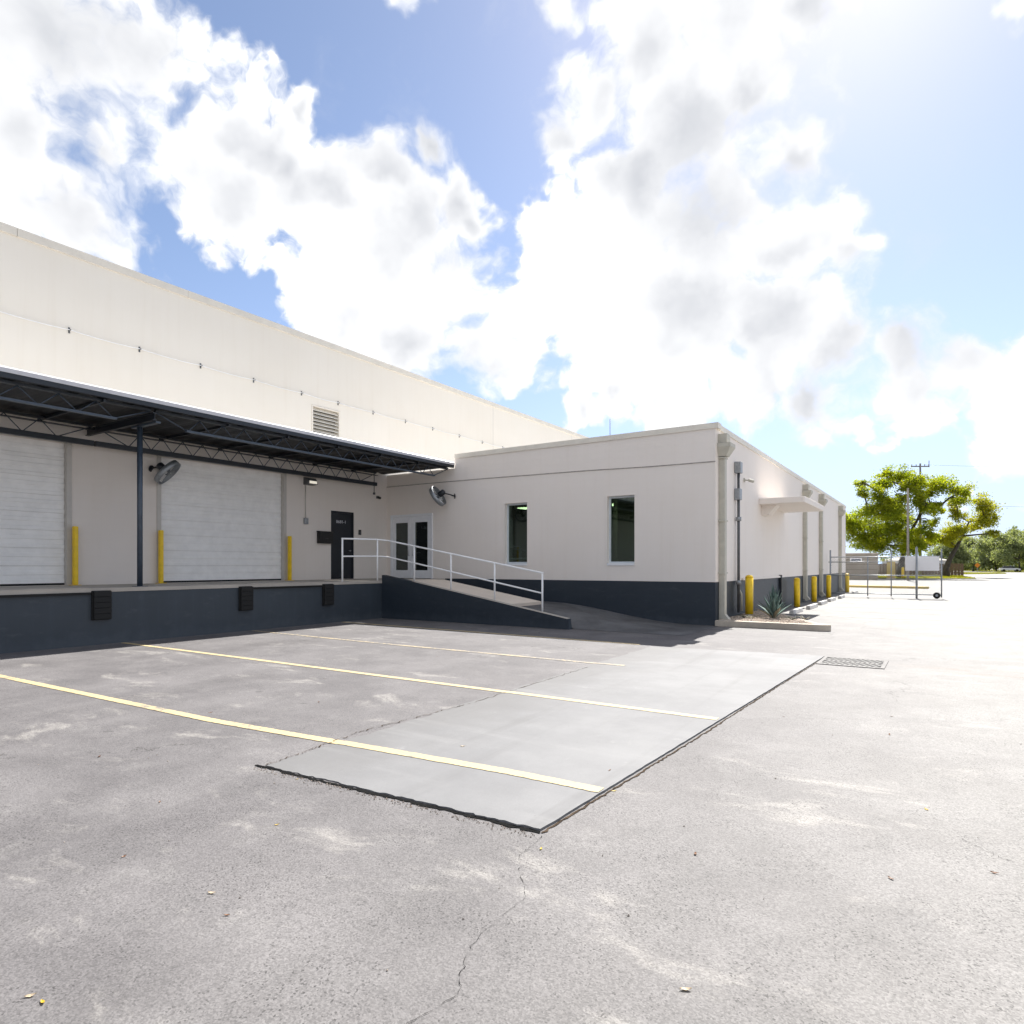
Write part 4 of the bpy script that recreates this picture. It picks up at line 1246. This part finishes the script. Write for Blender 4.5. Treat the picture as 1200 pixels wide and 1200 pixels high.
# ================================================================== rolling gate
gt = empty('chain_link_gate', (0.1, 38.7, 0), 0, 'rolling chain-link gate on a wheel, closing off the side yard', 'gate')
GY = 38.7
IGt = Matrix.Translation((-0.1, -GY, 0))
for x, h, r in ((0.12, 2.5, 0.035), (-2.05, 2.45, 0.03), (-3.12, 2.1, 0.03)):
    put(MB().tube([(x, GY, 0.06), (x, GY, h)], r, 10), 'post', M['grey'], gt, IGt)
put(MB().tube([(-0.93, GY - 0.25, 0), (-0.93, GY - 0.25, 2.55)], 0.05, 12).lathe((-0.93, GY - 0.25, 2.55), (0, 0, 1), [(0.055, 0), (0.03, 0.05), (0.001, 0.06)], 12), 'guide_post', M['grey'], gt, IGt)
put(MB().tube([(-4.9, GY, 0.0), (-4.9, GY, 2.5)], 0.04, 12), 'wall_post', M['grey'], gt, IGt)
for z, xa in ((2.12, -4.9), (0.18, -4.9), (1.15, -4.9)):
    put(MB().tube([(xa, GY, z), (0.12, GY, z)], 0.024, 8), 'rail', M['grey'], gt, IGt)
put(MB().tube([(-6.0 + 1.0, GY + 0.1, 1.85), (-2.1, GY + 0.1, 1.85)], 0.022, 8), 'slide_rail', M['darkgrey'], gt, IGt)
mb = MB()
x0, x1, z0, z1 = -4.88, 0.1, 0.2, 2.1
stp = 0.13
k = -int((z1 - z0) / stp) - 1
while x0 + k * stp < x1:
    for s in (1, -1):
        a = x0 + k * stp if s > 0 else x0 + (k + (z1 - z0) / stp) * stp
        pa, pb = (a, z0), (a + s * (z1 - z0), z1)
        ta = [0.0, 1.0]
        dx = pb[0] - pa[0]
        lo, hi = sorted(((x0 - pa[0]) / dx, (x1 - pa[0]) / dx))
        lo, hi = max(0, lo), min(1, hi)
        if hi - lo > 0.02:
            q = lambda t: (pa[0] + dx * t, GY + 0.004 * s, z0 + (z1 - z0) * t)
            mb.tube([q(lo), q(hi)], 0.0035, 3)
    k += 1
o = put(mb, 'chain_link', M['grey'], gt, IGt)
o['kind'] = 'stuff'
wl = put(MB().lathe((-0.08, GY - 0.06, 0.16), (0, 1, 0), [(0.05, -0.005), (0.155, 0.0), (0.16, 0.02), (0.155, 0.06), (0.05, 0.065)], 22), 'wheel', M['rubber'], gt, IGt)
MB().lathe((0, 0, 0), (0, 1, 0), [(0.06, -0.03), (0.06, 0.05)], 14).build('hub', M['grey'], wl).location = (-0.18, -0.07, 0.16)
t = empty('gate_sign', (-0.7, GY - 0.06, 1.76), 0, 'blank white sign board hung on the chain-link gate', 'sign')
MB().box((-0.73, -0.006, -0.36), (0.73, 0.006, 0.36)).bevel(0.003, 1).build('board', M['sign'], t)
for x in (-0.66, 0.66):
    MB().box((x - 0.02, -0.01, 0.345), (x + 0.02, 0.04, 0.375)).build('clip', M['grey'], t)

# ================================================================== beyond the gate
ky = MB()
ky.prism([(-7.6, 55.6), (-0.9, 54.6), (-0.55, 54.9), (-0.8, 55.3), (-7.6, 57.0)], 0, 0.16)
tag(ky.bevel(0.03, 2).build('island_kerb', M['ykerb']), 'faded yellow painted kerb behind the gate', 'kerb')

bw = empty('block_wall', (-9.0, 86, 0), rad(0), 'tan block screen wall beyond the gate', 'wall')
MB().box((-3.0, 0, 0), (3.1, 0.3, 3.0)).build('wall_body', M['block'], bw)
MB().box((-3.05, -0.06, 3.0), (3.15, 0.36, 3.15)).build('wall_cap', M['kerb'], bw)
mb = MB()
for z in (0.6, 1.2, 1.8, 2.4):
    mb.box((-3.0, -0.012, z), (3.1, 0.0, z + 0.02))
mb.build('course_joint', M['joint_brown'], bw)
t = empty('wall_sign', (-8.15, 85.96, 2.35), 0, 'small blue-grey sign on the tan block wall', 'sign')
MB().box((-0.62, -0.025, -0.22), (0.62, 0.03, 0.22)).build('sign_plate', M['sign'], t)
MB().box((-0.50, -0.032, -0.14), (0.50, -0.026, 0.12)).build('sign_face', M['signback'], t)

o = copy_tree(b0)
o.location = (-3.80, 95.8, 0)
o['label'] = 'lone yellow bollard on the verge far behind the gate'
o.scale = (1.3, 1.3, 1.25)
o['group'] = 'bollards in the far yard'
t = empty('utility_box', (-5.0, 94.0, 0), 0, 'far ochre utility cabinet between wall and bollard', 'cabinet')
MB().box((-0.45, -0.3, 0.12), (0.45, 0.3, 2.2)).bevel(0.02, 1).build('cabinet_body', M['ykerb'], t)
MB().box((-0.5, -0.35, 0), (0.5, 0.35, 0.12)).build('plinth', M['kerb'], t)
MB().box((-0.40, -0.315, 0.2), (0.40, -0.302, 2.1)).build('cabinet_door', M['ykerb'], t)
fe = empty('timber_fence', (-3.6, 118, 0), 0, 'brown timber fence in shade beneath the big tree', 'fence')
bme = MB().box((-0.19, 0, 0.05), (0.19, 0.03, 2.0)).mesh('board', M['redbrown'])
for k in range(34):
    share('board', bme, fe, (-7 + k * 0.41, rnd.uniform(-0.01, 0.01), rnd.uniform(-0.04, 0.04)))
for z in (0.5, 1.6):
    MB().box((-7.2, 0.035, z), (6.8, 0.08, z + 0.1)).build('fence_rail', M['redbrown'], fe)
hs = empty('distant_house', (-2.5, 150, 0), 0, 'low white house glimpsed far behind the trees', 'house')
MB().box((-7, 0, 0), (4, 8, 2.7)).build('wall', M['whitehouse'], hs)
MB().rings([[(-7.5, -0.5, 2.7), (4.5, -0.5, 2.7), (4.5, 8.5, 2.7), (-7.5, 8.5, 2.7)], [(-4, 4, 3.5), (1, 4, 3.5), (1, 4.2, 3.5), (-4, 4.2, 3.5)]], smooth=False).build('roof', M['pole'], hs)
for x in (-5.2, -1.4, 2.4):
    w = MB().box((x - 0.6, -0.03, 1.0), (x + 0.6, 0.0, 2.3)).build('window', M['frame'], hs)
    MB().box((x - 0.5, -0.04, 1.1), (x + 0.5, -0.031, 2.2)).build('pane', M['darkgrey'], w)


def grass(name, poly, label, n, seed, h=0.16):
    r = random.Random(seed)
    base = MB().prism(poly, 0, 0.10).build(name + '_bed', M['turf'])
    tag(base, kind='structure')
    xs = [p[0] for p in poly]
    ys_ = [p[1] for p in poly]

    def inside(x, y):
        c = False
        j = len(poly) - 1
        for i in range(len(poly)):
            (xi, yi), (xj, yj) = poly[i], poly[j]
            if (yi > y) != (yj > y) and x < (xj - xi) * (y - yi) / (yj - yi) + xi:
                c = not c
            j = i
        return c
    V, F_ = [], []
    while len(F_) < n:
        x, y = r.uniform(min(xs), max(xs)), r.uniform(min(ys_), max(ys_))
        if not inside(x, y): continue
        a = r.uniform(0, 6.28)
        hh = h * r.uniform(0.5, 1.3)
        w = 0.05
        dx, dy = math.cos(a), math.sin(a)
        k = len(V)
        V += [(x - dx * w, y - dy * w, 0.095), (x + dx * w, y + dy * w, 0.095), (x + r.uniform(-.1, .1), y + r.uniform(-.1, .1), 0.1 + hh)]
        F_.append((k, k + 1, k + 2))
    me = bpy.data.meshes.new(name)
    me.from_pydata(V, [], F_)
    me.materials.append(M['grass'])
    o = bpy.data.objects.new(name, me)
    col.objects.link(o)
    tag(o, label, 'grass', kind='stuff')


grass('grass', [(-9.0, 93.5), (-2.6, 96), (3.9, 99.5), (3.5, 106), (2.0, 128), (-14, 128), (-10, 94.5)], 'yellow-green grass island under the big trees', 9000, 1)
grass('grass', [(3.6, 150), (11.5, 165), (11, 176), (3, 172)], 'sunlit grass verge behind the smaller tree', 3000, 2)
grass('grass', [(13.5, 205), (60, 190), (70, 260), (0, 290), (4, 262)], 'far grass verge below the distant tree row', 5000, 3, 0.3)


# poles
def utility_pole(loc, label):
    t = empty('utility_pole', loc, 0, label, 'utility pole')
    MB().tube([(0, 0, 0), (0, 0, 7), (0, 0, 15.6)], [0.19, 0.16, 0.11], 12).build('pole', M['wood'], t)
    a = Vector((math.cos(YAW), math.sin(YAW), 0))
    MB().bar(a * -1.25 + Vector((0, 0, 15.2)), a * 1.25 + Vector((0, 0, 15.2)), 0.11, 0.14).build('crossarm', M['wood'], t)
    for s in (-1.15, -0.55, 0.6, 1.15):
        p = a * s + Vector((0, 0, 15.27))
        MB().lathe(p, (0, 0, 1), [(0.03, 0), (0.07, 0.08), (0.03, 0.12), (0.07, 0.18), (0.02, 0.25)], 10).build('insulator', M['grey'], t)
    MB().tube([a * 1.2 + Vector((0, 0, 15.1)), a * 1.2 + Vector((0, 0, 16.0))], 0.05, 8).build('riser', M['grey'], t)
    MB().lathe(a * 0.3 + Vector((0, 0, 13.0)), (0, 0, 1), [(0.05, 0), (0.22, 0.04), (0.22, 0.85), (0.05, 0.95)], 14).build('transformer', M['grey'], t)
    return t


up1 = utility_pole((-2.1, 104.0, 0), 'timber utility pole with crossarm standing among the trees')
t = empty('lamp_pole', (-2.86, 84.4, 0), 0, 'plain pale concrete pole in front of the big tree', 'pole')
MB().tube([(0, 0, 0), (0, 0, 10.2)], [0.14, 0.09], 12).build('shaft', M['pole'], t)
MB().lathe((0, 0, 10.2), (0, 0, 1), [(0.10, 0), (0.10, 0.08), (0.02, 0.12)], 12).build('pole_cap', M['pole'], t)
for k, (za, zb, lab) in enumerate(((15.4, 15.0, 'upper overhead wire running right from the utility pole'), (10.2, 9.6, 'lower overhead wire running right from the utility pole'))):
    A = Vector((-1.6, 104.2, za))
    B_ = Vector((46, 118, zb))
    pts = [A.lerp(B_, i / 24) - Vector((0, 0, 1.0 * 4 * (i / 24) * (1 - i / 24))) for i in range(25)]
    tag(MB().tube(pts, 0.014, 5).build('overhead_wire', M['black']), lab, 'wire', 'overhead wires')

# far warning sign
t = empty('warning_sign', (8.5, 209, 0), 0, 'small orange diamond sign far down the road', 'sign')
MB().tube([(0, 0, 0), (0, 0, 1.5)], 0.06, 8).build('sign_post', M['grey'], t)
MB().rings([[(0, y, 1.1), (0.62, y, 1.8), (0, y, 2.45), (-0.62, y, 1.8)] for y in (-0.08, -0.05)], smooth=False).build('sign_plate', M['orange'], t)


# ================================================================== trees
def tree(name, loc, clumps, trunk, limbs, leafmat, label, seed, leaf=0.27, dens=85, depth=0.75, group=None, twig=True):
    r = random.Random(seed)
    t = empty(name, loc, YAW, label, 'tree', group)
    tb = MB()
    tb.tube([(x, r.uniform(-0.1, 0.1) if i else 0, z) for i, (x, z, q) in enumerate(trunk)], [q for *_, q in trunk], 10)
    cl = []
    for (x, z, q) in clumps:
        cl.append((Vector((x, r.uniform(-1, 1) * depth * 3.2, z)), q * (1.22 if twig else 1.1)))
    tips = [Vector((x, 0, z)) for x, z, q in trunk]
    nodes = list(tips[len(tips) // 2:])
    for p, q in sorted(cl, key=lambda c: (c[0] - tips[-1]).length):
        base = min(nodes, key=lambda n_: (n_ - p).length + (0.8 * max(0, n_.z - p.z + 0.5)))
        mid = base.lerp(p, 0.55) + Vector((r.uniform(-.3, .3), r.uniform(-.3, .3), r.uniform(-0.1, .5)))
        L = (p - base).length
        r0 = min(limbs, 0.05 + 0.030 * L)
        tb.tube([base, mid, p], [r0, r0 * 0.7, r0 * 0.35], 6)
        nodes += [mid, p]
        if twig:
            for _ in range(7):
                dv = Vector((r.gauss(0, 1), r.gauss(0, 1), r.gauss(0.2, 0.8))).normalized() * q * r.uniform(0.6, 1.05)
                tb.tube([p, p + dv * 0.5 + Vector((0, 0, 0.08)), p + dv], [r0 * 0.35, r0 * 0.22, 0.01], 4)
    tb.build('trunk', M['bark'], t)
    V, F_ = [], []
    for p, q in cl:
        nsub = max(5, int(11 * q))
        subs = []
        for _ in range(nsub):
            dv = Vector((r.gauss(0, 1), r.gauss(0, 1), r.gauss(0, 0.8))).normalized() * q * r.uniform(0.2, 1.0)
            subs.append((p + dv, q * r.uniform(0.30, 0.55)))
        n = int(dens * q * q * 10)
        for _ in range(n):
            sp, sr = r.choice(subs)
            dv = Vector((r.gauss(0, 1), r.gauss(0, 1), r.gauss(0, 0.6))) * sr * 0.62
            c = sp + dv
            nv = Vector((r.gauss(0, 1), r.gauss(0, 1), r.gauss(0.6, 1))).normalized()
            a = nv.orthogonal().normalized()
            a.rotate(Quaternion(nv, r.uniform(0, 6.28)))
            b = nv.cross(a)
            s = leaf * r.uniform(0.6, 1.25)
            k = len(V)
            V += [c - a * s * 0.5, c + b * s * 0.26, c + a * s * 0.5 - nv * s * 0.1, c - b * s * 0.26]
            F_.append((k, k + 1, k + 2, k + 3))
    me = bpy.data.meshes.new('crown')
    me.from_pydata(V, [], F_)
    me.materials.append(leafmat)
    share('crown', me, t)
    return t


T1 = [(0.8, 13.6, 1.28), (-0.5, 13.8, 0.83), (-1.9, 12.4, 1.14), (-4.6, 12.5, 0.7), (-5.4, 10.9, 0.78), (-4.0, 11.1, 0.78), (5.1, 12.2, 1.44), (3.5, 10.9, 1.24), (6.8, 10.9, 1.36), (6.3, 12.6, 0.83), (1.8, 12.6, 1.14), (-4.6, 8.7, 1.44), (-2.3, 8.7, 1.55), (-4.0, 6.8, 1.75), (-1.5, 6.2, 1.75), (0.6, 8.5, 1.55), (0.6, 5.8, 1.55), (2.6, 9.1, 1.03), (2.6, 6.2, 1.03), (-1.9, 4.3, 1.55), (-0.1, 4.1, 1.34), (-5.4, 7.8, 1.03), (4.5, 9.5, 0.78), (1.4, 4.1, 1.14), (-3.2, 5.0, 1.44), (-0.7, 10.3, 0.74), (2.6, 13.0, 0.87), (7.8, 10.5, 0.83), (5.5, 8.9, 0.7), (4.1, 7.2, 0.7), (-1.0, 9.6, 1.2), (1.6, 10.4, 1.1), (-3.0, 10.0, 0.9), (2.0, 7.4, 1.1), (3.4, 5.2, 0.9), (-5.0, 5.9, 1.0), (0.2, 11.8, 0.9), (3.6, 12.2, 0.9)]
tree('shade_tree', (-4.51, 98.97, 0.1), T1, [(0.3, 0, 0.5), (0.4, 1.6, 0.38), (0.8, 3.2, 0.30), (1.4, 5.4, 0.22), (2.6, 7.6, 0.15), (3.2, 9.4, 0.1)], 0.16, M['leafa'], 'tall broad yellow-green tree behind the gate', 21)
T2 = [(3.5, 10.4, 1.03), (2.2, 8.8, 1.03), (5.1, 9.5, 1.25), (6.8, 9.9, 0.58), (4.3, 7.9, 1.25), (2.8, 6.6, 1.25), (0.8, 6.3, 1.25), (-0.3, 5.4, 1.03), (5.7, 7.2, 0.8), (-1.9, 5.2, 1.12), (-3.1, 5.9, 1.01), (1.3, 4.8, 0.8), (5.1, 6.1, 0.58), (2.2, 10.6, 0.76), (-2.8, 4.6, 0.89), (6.4, 8.4, 0.54)]
tree('shade_tree', (0.91, 110.95, 0.1), T2, [(-0.1, 0, 0.62), (0.0, 1.2, 0.42), (0.5, 2.6, 0.32), (1.4, 4.2, 0.24), (2.4, 5.8, 0.17), (3.2, 7.8, 0.1)], 0.16, M['leafb'], 'smaller leaning tree with olive-gold leaves right of the utility pole', 22)
FAR = [(6.6, 262, 9.5), (8.4, 233, 10.5), (12.4, 254, 11.5), (13.5, 225, 10), (18.3, 252, 13.5), (18.0, 216, 11.5), (23.5, 243, 13), (26.2, 228, 12), (31, 238, 13), (2.6, 205, 9.0)]
FL = ['grey-green roadside tree just right of the leaning tree', 'grey-green roadside tree beside the orange sign', 'grey-green tree right of the orange sign, set back', 'nearer grey-green roadside tree right of the orange sign', 'taller grey-green tree set back near the right edge', 'grey-green roadside tree nearest the right edge', 'distant tree cut by the right edge of the view', 'nearer roadside tree at the right edge of the view', 'rightmost distant roadside tree', 'dark low tree behind the leaning tree trunk']
for k, (x, y, h) in enumerate(FAR):
    r = random.Random(100 + k)
    cl = []
    for i in range(13):
        a = r.uniform(0, 6.28)
        q = r.uniform(1.3, 2.3)
        cl.append((math.cos(a) * r.uniform(0.2, 1) * h * 0.42, h * r.uniform(0.26, 0.88) - q * 0.3, q))
    cl.append((0, h - 1.6, 1.6))
    tree('roadside_tree', (x, y, 0), cl, [(0, 0, 0.26), (0.1 + r.uniform(-.5, .5), h * 0.15, 0.2), (0.2 + r.uniform(-.8, .8), h * 0.3, 0.16), (0, h * 0.5, 0.1)], 0.2, M['leafc'], FL[k], 200 + k, leaf=0.55, dens=22, depth=1.0, group='trees along the far road', twig=False)

# low scrub closing the view under the far trees
rh = random.Random(31)
V, F_ = [], []
for _ in range(16000):
    x = rh.uniform(-6, 62)
    y = 272 + rh.uniform(-3, 3)
    hz_ = 3.6 + 1.2 * math.sin(x * 0.45) + 0.8 * math.sin(x * 1.3 + 1)
    c = Vector((x, y, hz_ * rh.random() ** 0.7))
    nv = Vector((rh.gauss(0, 1), rh.gauss(-0.3, 1), rh.gauss(0.5, 1))).normalized()
    a = nv.orthogonal().normalized() * rh.uniform(0.25, 0.5)
    b = nv.cross(a)
    k = len(V)
    V += [c - a, c + b * 0.6, c + a, c - b * 0.6]
    F_.append((k, k + 1, k + 2, k + 3))
me = bpy.data.meshes.new('scrub')
me.from_pydata(V, [], F_)
me.materials.append(M['leafc'])
tag(share('scrub', me), 'low grey-green scrub along the far road behind the trees', 'scrub', kind='stuff')

# a parked car far down the road
pc = empty('parked_car', (15.6, 214, 0.1), rad(8), 'small pale car parked far off under the roadside trees', 'car')
mb = MB()
mb.rings([[(x, y, z) for x, z in ((-2.2, 0.35), (2.15, 0.35), (2.2, 0.75), (1.3, 0.95), (-2.15, 0.98))] for y in (-0.88, 0.88)], smooth=False)
mb.bevel(0.06, 2).build('body', M['sign'], pc)
MB().rings([[(-1.7, -0.8, 0.95), (1.2, -0.8, 0.95), (1.2, 0.8, 0.95), (-1.7, 0.8, 0.95)], [(-1.3, -0.66, 1.45), (0.5, -0.66, 1.45), (0.5, 0.66, 1.45), (-1.3, 0.66, 1.45)]], smooth=False).build('windows', M['black'], pc)
MB().box((-1.3, -0.67, 1.45), (0.5, 0.67, 1.49)).build('roof', M['sign'], pc)
wmh = MB().lathe((0, -0.1, 0), (0, 1, 0), [(0.2, 0), (0.33, 0.02), (0.33, 0.2), (0.2, 0.22)], 16).mesh('wheel', M['rubber'])
for x in (-1.4, 1.4):
    for y in (-0.84, 0.84):
        share('wheel', wmh, pc, (x, y, 0.33))

# ================================================================== fallen leaves and bits on the pavement
LV = [(-6.04, 2.67, 0), (-3.51, 2.59, 1), (-3.85, 1.83, 0), (-3.05, 1.87, 2), (-2.8, 1.79, 0), (-2.82, 1.05, 1), (-2.90, 1.04, 2), (-6.81, 4.16, 0), (-6.24, 5.2, 0), (-3.6, 4.63, 2), (-4.13, 3.23, 1), (-1.93, 3.22, 1), (-2.19, 4.72, 0), (-1.16, 3.65, 0), (-0.4, 7.28, 0), (-0.07, 5.18, 1), (-0.21, 3.93, 0), (-0.82, 2.46, 2), (-1.41, 7.5, 0), (-0.43, 8.16, 0), (0.25, 4.31, 0), (-4.53, 2.39, 0), (-1.70, 12.1, 1), (-7.16, 7.41, 0), (-7.56, 8.96, 0), (-1.98, 4.34, 1)]
lmes = []
for k in range(3):
    mb = MB()
    V = []
    for i in range(7):
        t = i / 6
        w = 0.34 * math.sin(math.pi * min(1, t * 1.02 + 0.02)) ** 0.8
        V.append((mb.b.verts.new((t - 0.5, -w * 0.55, 0.06 + 0.22 * abs(t - 0.5))), mb.b.verts.new((t - 0.5, 0, 0.01 + 0.20 * abs(t - 0.45))), mb.b.verts.new((t - 0.5, w * 0.55, 0.08 + 0.2 * abs(t - 0.5)))))
    for a, b in zip(V, V[1:]):
        mb.b.faces.new((a[0], b[0], b[1], a[1]))
        mb.b.faces.new((a[1], b[1], b[2], a[2]))
    lmes.append(mb.mesh('fallen_leaf', (M['fall1'], M['fall2'], M['fall3'])[k]))
LB = ["lone brown leaf on the asphalt at far left, below the nearest yellow line", "yellow leaf on the asphalt below the slab's left corner", "brown leaf at left, midway down to the bottom left pair", "pale leaf in the left foreground just above a brown one", "brown leaf just below the pale leaf in the left foreground", "yellow leaf of the pair in the bottom left corner", "pale leaf of the pair in the bottom left corner", "brown leaf lying along the nearest yellow line on the asphalt", "brown leaf on the asphalt between the nearest two yellow lines", "pale leaf on the concrete slab beyond the nearest yellow line", "yellow leaf in the open joint at the slab's left corner", "yellow leaf just off the slab's nearest corner", "brown leaf on the concrete slab near its right edge", "brown leaf on pale asphalt right of the slab's nearest corner", "nearer of two brown leaves in line below the drain grate", "lone yellow leaf on the pale asphalt at right", "brown leaf below the lone yellow leaf at right", "pale leaf at the bottom, right of centre", "brown leaf just right of the slab's edge, halfway along", "farther of two brown leaves in line below the drain grate", "brown leaf on the asphalt nearest the right edge", "small brown leaf below the lone far left leaf", "yellow leaf at the slab's far right corner by the drain grate", "nearer brown leaf between the second and third yellow lines", "farther brown leaf between the second and third yellow lines", "yellow leaf at the slab end of the nearest yellow line"]
for (x, y, k), lab in zip(LV, LB):
    on = -4.6 < x < -2.0 and 3.45 < y < 12.5
    s = rnd.uniform(0.028, 0.048)
    o = share('fallen_leaf', lmes[k], None, (x, y, slab_top(x) + 0.001 if on else 0.002), (rnd.uniform(-0.15, 0.15), rnd.uniform(-0.1, 0.1), rnd.uniform(0, 6.28)), (s, s, s))
    tag(o, lab, 'leaf', 'fallen leaves on the pavement')

# loose grit along the open joint
mb = MB()
rq = random.Random(77)
for _ in range(420):
    if rq.random() < 0.75:
        t = rq.random()
        c = Vector((-4.65 + 2.6 * t, 3.27 + 0.13 * t - abs(rq.gauss(0, 0.035)) - 0.02, 0.003))
    else:
        c = Vector((rq.uniform(-9, 2), rq.uniform(1, 9), 0.002))
    s = rq.uniform(0.003, 0.009)
    vs = [mb.b.verts.new(c + Vector(d_) * s * rq.uniform(0.6, 1.3)) for d_ in ((1, 0, 0), (-0.5, 0.9, 0), (-0.5, -0.9, 0), (0, 0, 0.9))]
    for f in ((0, 1, 3), (1, 2, 3), (2, 0, 3)):
        mb.b.faces.new([vs[i] for i in f])
tag(mb.build('grit', M['gravel']), 'loose tan grit scattered on the asphalt by the slab joint', 'grit', kind='stuff')
